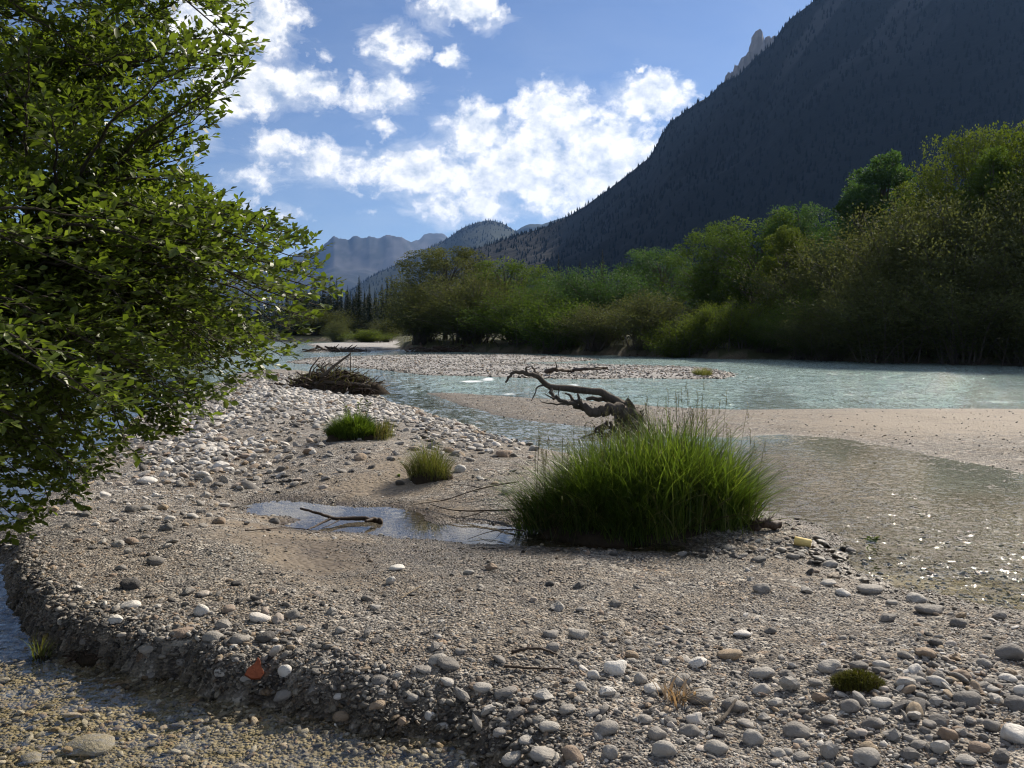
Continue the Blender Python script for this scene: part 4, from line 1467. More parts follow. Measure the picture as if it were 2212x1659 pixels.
def spruce_meshes(seed):
    g = np.random.default_rng(seed)
    Ht = 12.0
    tr = MB()
    tr.tube(np.array([(0, 0, -.4), (.02, 0, Ht * .5), (0, .02, Ht)]), np.array((.2, .11, .015)), 6)
    v, f, tin = [], [], []
    n = 0
    z = .7
    while z < Ht - .15:
        t = z / Ht
        rad = (1 - t) ** .85 * 1.95 * g.uniform(.8, 1.1)
        nb = int(8 + 5 * (1 - t))
        for k in range(nb):
            a = g.random() * 6.283
            r = rad * g.uniform(.6, 1.12)
            dr = np.array((math.cos(a), math.sin(a), 0)); sd_ = np.array((-math.sin(a), math.cos(a), 0))
            droop = g.uniform(.25, .5)
            m = 5
            for s in range(m):      # needle sprays hanging along the bough
                f0, f1 = s / m, (s + 1.25) / m
                zz0 = z - droop * r * f0 + .18 * r * f0 ** 2
                zz1 = z - droop * r * f1 + .18 * r * f1 ** 2
                w = (.34 * (1 - .55 * f0)) * r * .55 * g.uniform(.7, 1.3)
                c0, c1 = dr * r * f0 + np.array((0, 0, zz0)), dr * r * f1 + np.array((0, 0, zz1))
                v += [c0, c0 * .45 + c1 * .55 + sd_ * w + (0, 0, -.10), c1 + g.normal(0, .03, 3), c0 * .45 + c1 * .55 - sd_ * w + (0, 0, -.10)]
                f.append((n, n + 1, n + 2, n + 3)); n += 4
                tin += [np.clip(g.normal(.45, .2) + .25 * (f0 - .4), 0, 1)] * 4
        z += g.uniform(.22, .36) * (.6 + .6 * (1 - t))
    me = mesh('crown', np.array(v), np.array(f), False, {'tint': np.array(tin)})
    me.materials.append(MAT['needle'])
    return tr.me('trunk', MAT['bark']), me, Ht, 3.9


TREES = {}
for kd, n in (('broad', 4), ('tall', 3), ('willow', 4), ('wispy', 2), ('bush', 3)):
    TREES[kd] = [tree_meshes(200 + 31 * i + len(kd) * 7, kd) for i in range(n)]
TREES['spruce'] = [spruce_meshes(400 + i) for i in range(3)]
def tree(name, kd, var, u, vtop, wpx, d, mat, label, group, cat='tree'):
    tm, cmh, h0, w0 = TREES[kd][var % len(TREES[kd])]
    x = (u - U0) / F * d
    z = gz(x, d)
    top = at(u, vtop, d)[2]
    sz = (top - z) / h0
    sw = wpx / F * d / w0
    r = empty(name, (x, d, z), label, cat, group)
    r.scale = (sw, sw, sz)
    r.rotation_euler = (0, 0, random.uniform(0, 6.28))
    link('trunk', tm, None, r)
    c = link('crown', cmh, None, r)
    if mat is not None:
        c.material_slots[0].link = 'OBJECT'      # alike crowns share one mesh
        c.material_slots[0].material = MAT[mat]
    return r


GB = 'trees and shrubs along the far river bank'
BANK = [
    ('broadleaf_tree', 'broad', 0, 2190, 262, 280, 54, 'tree_leaf_yellow', 'tallest broad tree of the far bank, at the right edge of the picture'),
    ('broadleaf_tree', 'broad', 3, 2085, 290, 230, 55, 'tree_leaf_yellow', 'broad tree just left of the tallest one at the right edge'),
    ('broadleaf_tree', 'tall', 2, 2135, 330, 130, 51, 'tree_leaf', 'narrow tree squeezed in front of the two tall right edge trees'),
    ('broadleaf_tree', 'broad', 1, 2370, 230, 420, 50, 'tree_leaf_yellow', 'broad tree cut off by the right edge of the picture'),
    ('broadleaf_tree', 'broad', 2, 2010, 395, 270, 56, 'tree_leaf_yellow', 'yellow-green rounded tree between the tallest tree and the poplar pair'),
    ('poplar_tree', 'tall', 0, 1905, 335, 150, 62, 'tree_leaf_blue', 'pointed poplar, the taller of the pair standing above the bank trees'),
    ('poplar_tree', 'tall', 1, 1845, 405, 120, 61, 'tree_leaf_blue', 'shorter poplar left of the tall pointed poplar'),
    ('willow_tree', 'willow', 0, 1945, 450, 320, 50, 'willow_grey', 'dark brownish willow below the poplar pair'),
    ('willow_tree', 'willow', 1, 2085, 430, 360, 48, 'willow_grey', 'big brownish willow in front of the tallest tree'),
    ('willow_tree', 'willow', 2, 2265, 400, 340, 45, 'willow_grey', 'dark willow at the water by the right edge'),
    ('broadleaf_tree', 'broad', 3, 1722, 448, 180, 66, 'tree_leaf_blue', 'dark green round-topped tree left of the poplar pair'),
    ('broadleaf_tree', 'broad', 0, 1620, 470, 250, 68, 'tree_leaf', 'wide green tree, highest of the clump right of the spruces'),
    ('broadleaf_tree', 'broad', 1, 1530, 490, 210, 72, 'tree_leaf', 'green tree at the left end of the clump right of the spruces'),
    ('poplar_tree', 'tall', 2, 1692, 495, 95, 58, 'tree_leaf_yellow', 'slender light yellow-green tree in front of the dark round-topped tree'),
    ('willow_tree', 'willow', 3, 1800, 515, 270, 55, 'willow_grey', 'olive willow between the slender light tree and the poplar pair'),
    ('willow_shrub', 'willow', 0, 1735, 630, 170, 52, 'tree_leaf', 'low olive shrub at the water under the slender light tree'),
    ('willow_shrub', 'bush', 0, 1605, 655, 150, 55, 'tree_leaf_yellow', 'yellow-green shrub right of the grey twiggy willow, nearer the dark bank'),
    ('willow_shrub', 'bush', 1, 1530, 662, 130, 56, 'tree_leaf_yellow', 'yellow-green shrub touching the grey twiggy willow'),
    ('willow_shrub', 'wispy', 0, 1400, 632, 230, 60, 'willow_grey', 'grey twiggy fan-shaped willow at the middle of the far bank'),
    ('willow_shrub', 'willow', 1, 1305, 586, 230, 73, 'tree_leaf_blue', 'bluish green rounded willow below the spruces'),
    ('willow_shrub', 'willow', 2, 1225, 592, 210, 75, 'tree_leaf_blue', 'bluish green willow, left neighbour of the one below the spruces'),
    ('willow_shrub', 'wispy', 1, 1290, 662, 180, 63, 'willow_grey', 'olive shrub at the water left of the grey twiggy willow'),
    ('broadleaf_tree', 'broad', 2, 1100, 566, 230, 80, 'tree_leaf', 'green round tree second from the left of the far bank thicket'),
    ('broadleaf_tree', 'broad', 3, 962, 538, 250, 84, 'willow_grey', 'brownish domed tree at the left end of the far bank thicket, its highest crown'),
    ('willow_shrub', 'willow', 3, 1020, 596, 270, 75, 'willow_grey', 'brown-green willow in front of the domed tree'),
    ('willow_shrub', 'willow', 0, 1130, 625, 240, 70, 'tree_leaf', 'olive willow in front of the green round tree'),
    ('willow_shrub', 'willow', 1, 915, 615, 170, 79, 'willow_grey', 'dark willow at the very left foot of the domed tree'),
    ('willow_shrub', 'bush', 2, 1205, 655, 200, 66, 'tree_leaf', 'low green shrub at the water below the two bluish willows'),
    ('broadleaf_tree', 'broad', 0, 1445, 542, 220, 82, 'tree_leaf_blue', 'dark tree behind the grey twiggy willow'),
    ('willow_shrub', 'bush', 0, 1465, 690, 150, 57, 'tree_leaf_yellow', 'low yellowish shrub under the dark tree, beside the grey twiggy willow'),
    ('willow_shrub', 'willow', 2, 700, 668, 150, 150, 'willow_grey', 'far grey-green shrub half hidden by the bush tips'),
    ('willow_shrub', 'willow', 3, 731, 694, 60, 135, 'willow_grey', 'small round grey shrub on the distant gravel shore'),
    ('willow_shrub', 'wispy', 0, 832, 690, 90, 118, 'willow_grey', 'thin grey shrub at the foot of the dark spruces, left of the thicket'),
    ('willow_shrub', 'bush', 1, 790, 714, 110, 112, 'tree_leaf_yellow', 'bright yellow-green low shrub on the distant gravel shore'),
    ('willow_shrub', 'willow', 0, 1790, 650, 220, 50, 'willow_grey', 'shaded low willow at the water left of the dark willows'),
    ('willow_shrub', 'willow', 1, 1920, 580, 280, 47, 'willow_grey', 'shaded willow at the water under the dark brownish willow'),
    ('willow_shrub', 'willow', 3, 2080, 560, 300, 45, 'willow_grey', 'shaded willow at the water under the big brownish willow'),
    ('willow_shrub', 'willow', 2, 2210, 600, 240, 43.5, 'willow_grey', 'shaded low willow nearest the camera on the far bank'),
    ('willow_shrub', 'willow', 1, 1650, 690, 120, 54, 'tree_leaf', 'small olive shrub between the yellow-green shrub and the dark bank'),
    ('broadleaf_tree', 'broad', 1, 1790, 500, 170, 70, 'tree_leaf_blue', 'dark tree filling the gap left of the poplar pair'),
    ('broadleaf_tree', 'broad', 3, 1590, 560, 200, 74, 'tree_leaf', 'dark green tree behind the yellow-green shrubs'),
]
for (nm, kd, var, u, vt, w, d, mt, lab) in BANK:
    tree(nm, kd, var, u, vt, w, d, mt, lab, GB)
SPR = [(1165, 566, 44, 104, 'leftmost spruce of the row rising behind the far bank shrubs'), (1206, 545, 46, 106, 'second spruce from the left in the row behind the far bank shrubs'),
       (1252, 556, 48, 108, 'third spruce in the row behind the far bank shrubs'), (1300, 538, 50, 104, 'tallest spruce in the middle of the row behind the bank shrubs'),
       (1345, 560, 44, 110, 'spruce just right of the tallest one in the row'), (1392, 536, 48, 106, 'rightmost spruce of the row behind the grey twiggy willow'),
       (716, 624, 34, 150, 'dark spruce nearest the bush tips in the distant spruce stand'), (748, 634, 30, 165, 'small spruce second in the distant spruce stand'), (772, 618, 34, 155, 'tall slim spruce in the distant spruce stand'),
       (800, 630, 34, 160, 'spruce in the middle of the distant stand, shorter than its neighbours'), (828, 612, 36, 150, 'spruce near the right end of the distant stand'), (854, 600, 36, 148, 'tallest spruce of the distant stand beside the domed tree'),
       (884, 585, 38, 145, 'spruce half hidden behind the left side of the domed tree'),
       (408, 385, 170, 46, 'tall spruce top showing behind the bush, the nearest one'), (438, 420, 130, 52, 'slim spruce top just right of the tallest behind the bush'), (385, 400, 170, 50, 'spruce hidden deep behind the bush')]
for i, (u, vt, w, d, lab) in enumerate(SPR):
    tree('spruce_tree', 'spruce', i, u, vt, w, d, None, lab, 'spruces behind the river')

# the distant wood behind the stand
g_ = np.random.default_rng(8)
n_ = 1500
dd = g_.uniform(165, 420, n_); uu = g_.uniform(-300, 2600, n_)
dd2 = g_.uniform(150, 260, 300); uu2 = g_.uniform(620, 930, 300)
dd, uu = np.append(dd, dd2), np.append(uu, uu2)
n_ = len(dd)
wood = bpy.data.collections.new('spruce_source')
for (tm_, cm_, h_, w_) in TREES['spruce']:
    wood.objects.link(bpy.data.objects.new('spruce_source', cm_))
hs = g_.uniform(.5, .95, n_)
scatter('distant_wood', np.stack([(uu - U0) / F * dd, dd, np.full(n_, .7)], 1), np.stack([np.zeros(n_), np.zeros(n_), g_.random(n_) * 6.28], 1), np.stack([hs * 1.1, hs * 1.1, hs], 1),
        g_.integers(0, 3, n_), g_.random(n_), np.zeros(n_), wood, 'distant dark conifer wood on the valley floor')

# ------------------------------------------------------------------ grasses
def blades(base, L, w, az, lean, seg=4, tw=None):
    n = len(base)
    t = np.linspace(0, 1, seg + 1)[None, :, None]
    dr = np.stack([np.cos(az), np.sin(az), np.zeros(n)], 1)[:, None]
    L_, le = L[:, None, None], lean[:, None, None]
    p = base[:, None] + dr * (L_ * le * (t * .25 + t ** 2 * .75)) + np.array((0, 0, 1.)) * (L_ * (t - .42 * le * t ** 2.4))
    fa = az + math.pi / 2 + (rng.random(n) - .5) * (1.6 if tw is None else tw)
    sdv = np.stack([np.cos(fa), np.sin(fa), np.zeros(n)], 1)[:, None]
    wt = np.array([.75, 1.0, .9, .6, .05] if seg == 4 else np.linspace(1, .05, seg + 1))[None, :, None] * w[:, None, None] * .5
    v = np.stack([p - sdv * wt, p + sdv * wt], 2).reshape(n, -1, 3)
    k = 2 * (seg + 1)
    i = np.arange(seg) * 2
    q = np.stack([i, i + 1, i + 3, i + 2], -1)[None] + np.arange(n)[:, None, None] * k
    return v.reshape(-1, 3), q.reshape(-1, 4), k


def disc(n, rx, ry, pw=.5):
    a = rng.random(n) * 6.283
    r = rng.random(n) ** pw
    return rx * r * np.cos(a), ry * r * np.sin(a), r, a


def mound(mb, rx, ry, h, seed=0, k=28, rings=7):
    v = [(0, 0, h)]
    for i in range(1, rings + 1):
        t = i / rings
        for j in range(k):
            a = 6.283 * j / k
            wob = 1 + .16 * math.sin(3 * a + seed) + .08 * math.sin(7 * a + seed * 2)
            v.append((rx * t * wob * math.cos(a), ry * t * wob * math.sin(a), h * math.cos(t * 1.57) ** .7 - .06 * (t > .99) + rng.normal(0, .008)))
    f3 = np.array([(0, 1 + j, 1 + (j + 1) % k) for j in range(k)])
    f4 = np.array([(1 + (i - 1) * k + j, 1 + i * k + j, 1 + i * k + (j + 1) % k, 1 + (i - 1) * k + (j + 1) % k) for i in range(1, rings) for j in range(k)])
    mb.add(np.array(v), [f3, f4])


def big_clump():
    c = P(1390, 1168); c[2] = .0
    root = empty('grass_clump', (c[0], c[1] + .35, 0), 'large lush clump of tall green grass right of the puddle', 'grass clump')
    root.scale = (1.06, 1.03, 1.0)
    mb = MB(); mound(mb, 1.0, .48, .16, 1)
    mb.build('soil_mound', MAT['soil'], root)
    n = 15000
    # many small tufts, each with its own height and lean
    nt = 46
    tx, ty, tr, ta = disc(nt, .86, .40, .5)
    ti = rng.integers(0, nt, n)
    th = rng.uniform(.62, 1.22, nt)[ti]; tl = rng.uniform(0, .30, nt)[ti]; tz = (rng.random(nt) * 6.28)[ti]
    tt_ = rng.normal(0, .10, nt)[ti]
    x = np.clip(tx[ti] + rng.normal(0, .085, n), -1.0, 1.0); y = np.clip(ty[ti] + rng.normal(0, .07, n), -.5, .5)
    r = np.sqrt((x / .98) ** 2 + (y / .5) ** 2); a = np.arctan2(y, x)
    prof = np.interp(x, [-1.0, -.8, -.5, -.2, .1, .45, .75, 1.0], [.50, .62, .70, .74, .84, 1.0, .82, .55])
    patch = 1 + fbm(x * 3.1 + 4, y * 3.1, 3, 7) * .7
    L = prof * (.30 + .80 * rng.random(n) ** .75) * th
    fine = rng.random(n) < np.interp(x, [-1, 0, 1], [.85, .4, .25])
    w = np.where(fine, .004, .0085) * (.7 + .7 * rng.random(n))
    az = np.where(rng.random(n) < .45, tz + rng.normal(0, .5, n), np.arctan2(y * 1.5, x) + rng.normal(0, .9, n))
    lean = np.clip(.10 + .42 * r ** 1.5 + np.abs(rng.normal(0, .24, n)), .02, 1.0) * np.where(L > .8, .75, 1)
    lean = np.clip(lean + tl * .6, 0, 1.05)
    z = .16 * np.cos(np.minimum(r, 1) * 1.57) - .01
    v, q, k = blades(np.stack([x, y, z], 1), L, w, az, lean)
    tint = np.clip(rng.normal(.42, .2, n) + tt_ + .14 * np.clip(x, -1, 1) + .1 * (w > .009), 0, 1)
    tint = np.where(rng.random(n) < .06, 1.0, tint)
    tag(link('blades', mesh('blades', v, q, True, {'tint': np.repeat(tint, k)}), MAT['grass'], root), kind='stuff')
    # broad bent leaves standing out of the crown
    n2 = 900
    x, y, r, a = disc(n2, .9, .45, .6); x = x * .8 + .15
    L2 = np.interp(x, [-1, -.5, .1, .5, 1.0], [.5, .65, .85, 1.0, .6]) * rng.uniform(.7, 1.05, n2)
    v, q, k = blades(np.stack([x, y, np.full(n2, .08)], 1), L2, rng.uniform(.006, .0125, n2), rng.random(n2) * 6.28, np.clip(np.abs(rng.normal(.35, .3, n2)), .05, 1.1))
    tint = np.clip(rng.normal(.72, .16, n2), 0, .97)
    tag(link('broad_blades', mesh('broad_blades', v, q, True, {'tint': np.repeat(tint, k)}), MAT['grass'], root), kind='stuff')
    # flowering stalks
    mb = MB()
    for i in range(110):
        xx, yy = rng.uniform(-.85, .85), rng.uniform(-.4, .4)
        hh = np.interp(xx, [-.9, 0, .5, .9], [.85, 1.1, 1.35, 1.0]) * rng.uniform(.72, 1.02)
        aa = rng.random() * 6.28; ll = rng.uniform(.03, .16) * hh
        p = spline([(xx, yy, .05), (xx + ll * .3 * math.cos(aa), yy + ll * .3 * math.sin(aa), hh * .55), (xx + ll * math.cos(aa), yy + ll * math.sin(aa), hh)], 7)
        mb.tube(p, np.linspace(.0024, .0012, 7), 3, .35)
        for s in range(7):
            f = 1 - s * .022
            q_ = p[-1] * f + p[-2] * (1 - f) if f > .9 else p[-1]
            mb.tube(np.array([q_ - (0, 0, .02 * s), q_ - (0, 0, .02 * s) + rng.normal(0, .012, 3) + (0, 0, .02)]), np.array((.0028, .001)), 3, .95)
    mb.build('seed_stalks', MAT['grass_dry'], root)
    # dead blades hanging over the dark front
    mb = MB()
    for i in range(46):
        xx = rng.uniform(-.95, .9)
        p0 = np.array((xx, -.40 + .2 * abs(xx), .1)); p1 = p0 + np.array((rng.normal(0, .2), -.12 - rng.random() * .1, rng.uniform(.1, .35)))
        p2 = p1 + np.array((rng.normal(0, .18), -.12, -rng.uniform(.1, .3)))
        mb.tube(spline([p0, p1, p2], 7), np.linspace(.003, .001, 7), 3, rng.random())
    mb.build('dead_stems', MAT['grass_dry'], root)
    return root


big_clump()


def tuft(name, u, v, wpx, hpx, n, mat, label, spread=.3, thin=.004, soil=True, h=.08, tint0=.5):
    p = hit(u, v); z = p[2]
    d = p[1]
    W, Hh = wpx / F * d, hpx / F * d
    root = empty(name, (p[0], p[1] + W * .25, z), label, 'grass tuft')
    if soil:
        mb = MB(); mound(mb, W * .42, W * .3, h, u)
        mb.build('soil_mound', MAT['soil'], root)
    x, y, r, a = disc(n, W * .4, W * .26, .5)
    L = Hh * (.5 + .6 * rng.random(n)) * (1.05 - .35 * r)
    zz = (h if soil else 0) * np.cos(np.minimum(r, 1) * 1.5)
    vv, q, k = blades(np.stack([x, y, zz], 1), L, thin * (.6 + .8 * rng.random(n)), np.arctan2(y, x) + rng.normal(0, .7, n), np.clip(.12 + spread * r + np.abs(rng.normal(0, .15, n)), 0, .95))
    tint = np.clip(rng.normal(tint0, .17, n), 0, 1)
    tag(link('blades', mesh('blades', vv, q, True, {'tint': np.repeat(tint, k)}), MAT[mat], root), kind='stuff')
    return root, W, Hh


t1, W1, H1 = tuft('grass_tuft', 757, 952, 140, 50, 2600, 'grass', 'short dense green sod of grass on the white cobbles', .55, .008, True, .14, .48)
vv, q, k = blades(np.stack([rng.normal(.42, .06, 260), rng.normal(0, .12, 260), np.full(260, .0)], 1), np.full(260, .3) * (.6 + .6 * rng.random(260)), np.full(260, .006), rng.normal(-.4, .9, 260), np.abs(rng.normal(.4, .2, 260)))
tag(link('dry_fringe', mesh('dry_fringe', vv, q, True, {'tint': np.repeat(rng.random(260), k)}), MAT['grass_dry'], t1), kind='stuff')


def sprout(u, v, wpx, hpx, n, label, mat='tree_leaf_yellow', size=.05):
    p = hit(u, v); z = p[2]
    d = p[1]; W, Hh = wpx / F * d, hpx / F * d
    root = empty('leafy_sprout', p, label, 'plant')
    mb = MB(); P_, A_, N_, L_ = [], [], [], []
    for i in range(n):
        b = np.array((rng.normal(0, W * .15), rng.normal(0, W * .15), -.02)); e = b + np.array((rng.normal(0, W * .3), rng.normal(0, W * .2), Hh * rng.uniform(.6, 1.0)))
        pts = spline([b, (b + e) / 2 + rng.normal(0, W * .05, 3), e], 8)
        mb.tube(pts, np.linspace(.004, .0015, 8), 4)
        for f in np.linspace(.2, 1, 14):
            q_ = np.array([np.interp(f, np.linspace(0, 1, 8), pts[:, k]) for k in range(3)])
            for s in range(2):
                aa = rng.random() * 6.28
                P_.append(q_); A_.append((math.cos(aa), math.sin(aa), .5)); N_.append(norm(rng.normal(0, .4, 3) + (0, 0, 1))); L_.append(size * rng.uniform(.6, 1.1))
    mb.build('stem', MAT['bark'], root)
    L_ = np.array(L_)
    v_, f_ = leaves(np.array(P_), np.array(A_), np.array(N_), L_, L_ * .4)
    tag(link('foliage', mesh('foliage', v_, f_, True, {'tint': np.repeat(rng.random(len(L_)), len(LEAF_T))}), MAT[mat], root), kind='stuff')


sprout(768, 932, 50, 76, 6, 'slim leafy shoot standing up behind the dense green sod', size=.07)
t2, W2, H2 = tuft('grass_tuft', 925, 1042, 120, 84, 1100, 'grass_dry', 'thin brownish green grass tuft left of the big clump', .5, .004, True, .13, .62)
tuft('grass_tuft', 75, 1436, 60, 80, 46, 'grass_dry', 'sparse pale grass blades rising from the near water at left', .35, .004, True, .03, .6)
sprout(1890, 1170, 26, 14, 5, 'small bright green sprig growing in the right pool', 'grass', .035)
sprout(860, 1030, 10, 10, 2, 'tiny bright green seedling on the reddish sand', 'grass', .03)
tuft('grass_tuft', 1520, 812, 50, 26, 500, 'grass_dry', 'yellow dry grass tuft at the tip of the mid river bar', .5, .01, False, 0, .85)
tuft('grass_tuft', 1205, 1130, 30, 60, 0 + 60, 'grass_dry', 'few thin stems at the left front of the big clump', .7, .003, False, 0, .4)


def bank_grass():
    n = 9000
    x0 = rng.uniform(-25, 62, n)
    y0 = rng.uniform(40, 90, n)
    s = land(x0, y0)[6]
    k = (s > .25) & (s < 3.2)
    x0, y0 = x0[k], y0[k]
    z = land(x0, y0)[0]
    n = len(x0)
    vv, q, kk = blades(np.stack([x0, y0, z - .03], 1), rng.uniform(.3, .85, n), rng.uniform(.03, .07, n), rng.random(n) * 6.28, np.abs(rng.normal(.3, .2, n)))
    tint = np.clip(rng.normal(.55, .2, n), 0, 1)
    tag(link('bank_grass', mesh('bank_grass', vv, q, True, {'tint': np.repeat(tint, kk)}), MAT['grass_dry']), 'tall rough grass along the edge of the far bank', kind='stuff')


bank_grass()


# ------------------------------------------------------------------ driftwood
def chain(pts, d0, n=16):
    return spline([at(u, v, d0 + (o[0] if o else 0)) for (u, v, *o) in pts], n)


def driftwood():
    D = 14.5
    b = P(1360, 938); root = empty('driftwood_tree', (b[0], b[1], gz(b[0], b[1])), 'grey dead tree stranded behind the grass clump with bare forking branches', 'driftwood')
    o = np.array(root.location)

    def br(name, pts, r0, r1, k=8, n=18, wob=.2, on=None):
        mb = MB(); p = chain(pts, D, n)
        p[1:-1] += rng.normal(0, r1 * .5, (n - 2, 3))
        mb.tube(p - o, np.linspace(r0, r1, n), k, 0, wob)
        return mb.build(name, MAT['wood_grey'], on or root)
    tk = br('trunk', [(1380, 905, .1), (1352, 888, 0), (1318, 884, -.1), (1287, 892, -.15), (1262, 882, -.1), (1240, 868, 0)], .135, .045, 10, 26, .4)
    bm_ = br('branch', [(1345, 876, .1), (1322, 858, .1), (1287, 846, .05), (1240, 841, 0), (1190, 834, -.1), (1164, 816, -.2), (1140, 807, -.3), (1118, 803, -.3), (1103, 810, -.35), (1092, 826, -.4)], .075, .018, 8, 30)
    br('twig', [(1170, 822, -.2), (1160, 806, -.1), (1149, 791, 0)], .03, .014, 6, 8, on=bm_)
    br('twig', [(1140, 807, -.3), (1136, 795, -.35), (1145, 792, -.4)], .022, .01, 6, 7, on=bm_)
    br('branch', [(1186, 833, -.1), (1192, 850, -.2), (1205, 862, -.25), (1232, 872, -.2), (1255, 880, -.1)], .028, .045, 6, 14)
    br('branch', [(1205, 861, -.25), (1190, 858, -.35), (1178, 852, -.4)], .02, .008, 5, 7)
    br('twig', [(1175, 832, -.15), (1160, 836, -.3), (1157, 848, -.35), (1148, 866, -.4)], .018, .007, 5, 10, on=bm_)
    br('twig', [(1240, 868, 0), (1228, 852, .1), (1220, 850, .1)], .03, .01, 6, 7, on=tk)
    br('twig', [(1262, 882, -.1), (1252, 866, -.2), (1248, 850, -.2)], .04, .02, 6, 7, on=tk)
    br('twig', [(1340, 872, .1), (1300, 862, .2), (1268, 862, .3)], .05, .03, 7, 10, on=tk)
    br('branch', [(1232, 872, 0), (1200, 873, -.1), (1168, 868, -.1)], .022, .008, 5, 10)
    br('twig', [(1210, 838, -.1), (1206, 850, -.15), (1208, 858, -.15)], .012, .006, 5, 6, on=bm_)
    br('stump', [(1336, 876, .12), (1356, 890, .12), (1370, 912, .08), (1378, 936, .05)], .12, .17, 12, 12, .5)
    # root plate: splayed, broken roots
    mb = MB()
    c = at(1366, 905, D + .15)
    for i in range(54):
        a = rng.random() * 6.28; rr = rng.uniform(.12, .34)
        e = c + np.array((abs(math.cos(a)) * rr * .5 + rng.normal(0, .05), rng.normal(0, .2), math.sin(a) * rr - .04))
        s = c + np.array((-.12, rng.normal(0, .08), rng.normal(0, .08)))
        mb.tube(spline([s, (s + e) / 2 + rng.normal(0, .04, 3), e], 7) - o, np.linspace(rng.uniform(.025, .06), .008, 7), 5, 0, .4)
    mb.build('root_plate', MAT['wood_grey'], root)
    mb = MB()
    for i in range(16):
        x = rng.uniform(1310, 1385)
        p = chain([(x, rng.uniform(905, 925), -.2), (x + rng.normal(0, 16), rng.uniform(925, 940), -.3), (x + rng.normal(-10, 30), rng.uniform(938, 950), -.45)], D, 7)
        mb.tube(p - o, np.linspace(rng.uniform(.015, .04), .01, 7), 5, 0, .3)
    mb.build('roots', MAT['wood_dark'], root)


driftwood()


def stick_chain(name, label, chains, mat, cat='stick', group=None, lift=.01, wob=.15):
    """chains: list of (points (u, v, height above ground), r0, r1)"""
    root = None
    obs = []
    for ci, (pts, r0, r1) in enumerate(chains):
        w = []
        for (u, v, h) in pts:
            p = hit(u, v, h + lift)
            w.append(np.array((p[0], p[1], max(p[2], -.01) + h + lift)))
        p = spline(w, max(8, 4 * len(w)))
        p[1:-1] += rng.normal(0, r1 * .35, (len(p) - 2, 3))
        if root is None:
            root = empty(name, w[0], label, cat, group) if len(chains) > 1 else None
        o = np.array(root.location) if root else np.zeros(3)
        mb = MB()
        mb.tube(p - o, np.linspace(r0, r1, len(p)), 7, 0, wob)
        ob = mb.build('stem' if (root and ci == 0) else 'branch' if root else name, MAT[mat], root if not obs else obs[0])
        if root is None:
            tag(ob, label, cat, group)
        obs.append(ob)
    return obs


stick_chain('forked_stick', 'dark forked stick lying across the puddle', [([(826, 1137, .01), (800, 1131, .02), (760, 1126, .03), (720, 1124, .05), (690, 1113, .10), (649, 1099, .13)], .026, .010),
            ([(716, 1124, .05), (690, 1134, .03), (664, 1144, .01)], .013, .006), ([(735, 1128, .03), (712, 1137, .02), (695, 1141, .01)], .006, .003), ([(822, 1134, .02), (808, 1129, .045), (790, 1131, .05)], .022, .012)], 'wood_dark')
stick_chain('dark_stick', 'thin dark stick stretched on the sand left of the puddle', [([(530, 1146, .005), (570, 1143, .01), (620, 1140, .008), (660, 1143, .005)], .006, .004)], 'wood_dark')
stick_chain('long_twig', 'long bare twig reaching from the big clump over the sand', [([(1120, 1040, .12), (1040, 1055, .08), (960, 1080, .05), (905, 1088, .02)], .008, .003), ([(1040, 1055, .08), (1000, 1047, .1), (960, 1050, .08)], .004, .002)], 'wood_dark')
stick_chain('long_twig', 'lower dark twig lying at the back edge of the puddle', [([(1130, 1100, .08), (1050, 1103, .04), (980, 1102, .03), (930, 1090, .02)], .010, .004), ([(1050, 1103, .04), (1010, 1115, .02), (970, 1118, .01)], .005, .002)], 'wood_dark')
stick_chain('leafless_twig', 'black twig dipping into the right end of the puddle', [([(1130, 1150, .1), (1090, 1150, .06), (1050, 1156, .03), (1010, 1166, .01)], .006, .002), ([(1090, 1150, .06), (1075, 1162, .03), (1060, 1172, .01)], .003, .0015), ([(1070, 1152, .05), (1045, 1147, .05), (1030, 1150, .03)], .003, .0015)], 'wood_dark')
stick_chain('pale_twig', 'short pale straight twig on the sandy gravel in the middle', [([(864, 1292, .01), (885, 1280, .012), (908, 1266, .02)], .005, .004)], 'twig_pale')
stick_chain('pale_twig', 'pale tan twig on the fine gravel right of centre', [([(1282, 1346, .005), (1310, 1341, .008), (1336, 1337, .008)], .005, .003)], 'twig_pale')
stick_chain('dark_stick', 'dark curved stick arching over the gravel above the cobbles', [([(1105, 1408, .01), (1140, 1401, .03), (1175, 1402, .03), (1204, 1414, .005)], .009, .005)], 'wood_dark')
stick_chain('dark_stick', 'thin dark stick half buried under the curved stick', [([(1090, 1440, .005), (1150, 1443, .006), (1220, 1446, .004)], .007, .004)], 'wood_dark')
stick_chain('pale_twig', 'thin pale stalk leaning left of the squarish pale stone', [([(1150, 1460, .005), (1166, 1448, .02), (1180, 1434, .04)], .003, .002)], 'twig_pale')
stick_chain('grey_stick', 'short grey stick beside the large grey boulder', [([(1548, 1562, .01), (1566, 1545, .02), (1590, 1512, .03)], .010, .006)], 'wood_grey')
stick_chain('wood_chip', 'pale orange wood splinter on the stones under the bush', [([(172, 1056, .01), (186, 1048, .012), (202, 1040, .01)], .014, .010)], 'twig_pale')
stick_chain('dark_log', 'short black log piece at the right foot of the big clump', [([(1625, 1136, .02), (1650, 1132, .05), (1686, 1134, .03)], .05, .035), ([(1650, 1130, .08), (1665, 1118, .12), (1672, 1110, .12)], .014, .006)], 'wood_dark', 'log')
stick_chain('driftwood_branch', 'dark branch with upturned twig on the mid river bar', [([(1180, 802, .1), (1200, 798, .2), (1225, 800, .1), (1240, 802, .05)], .10, .05), ([(1200, 798, .2), (1202, 790, .4), (1200, 783, .6)], .03, .015)], 'wood_dark', 'driftwood')
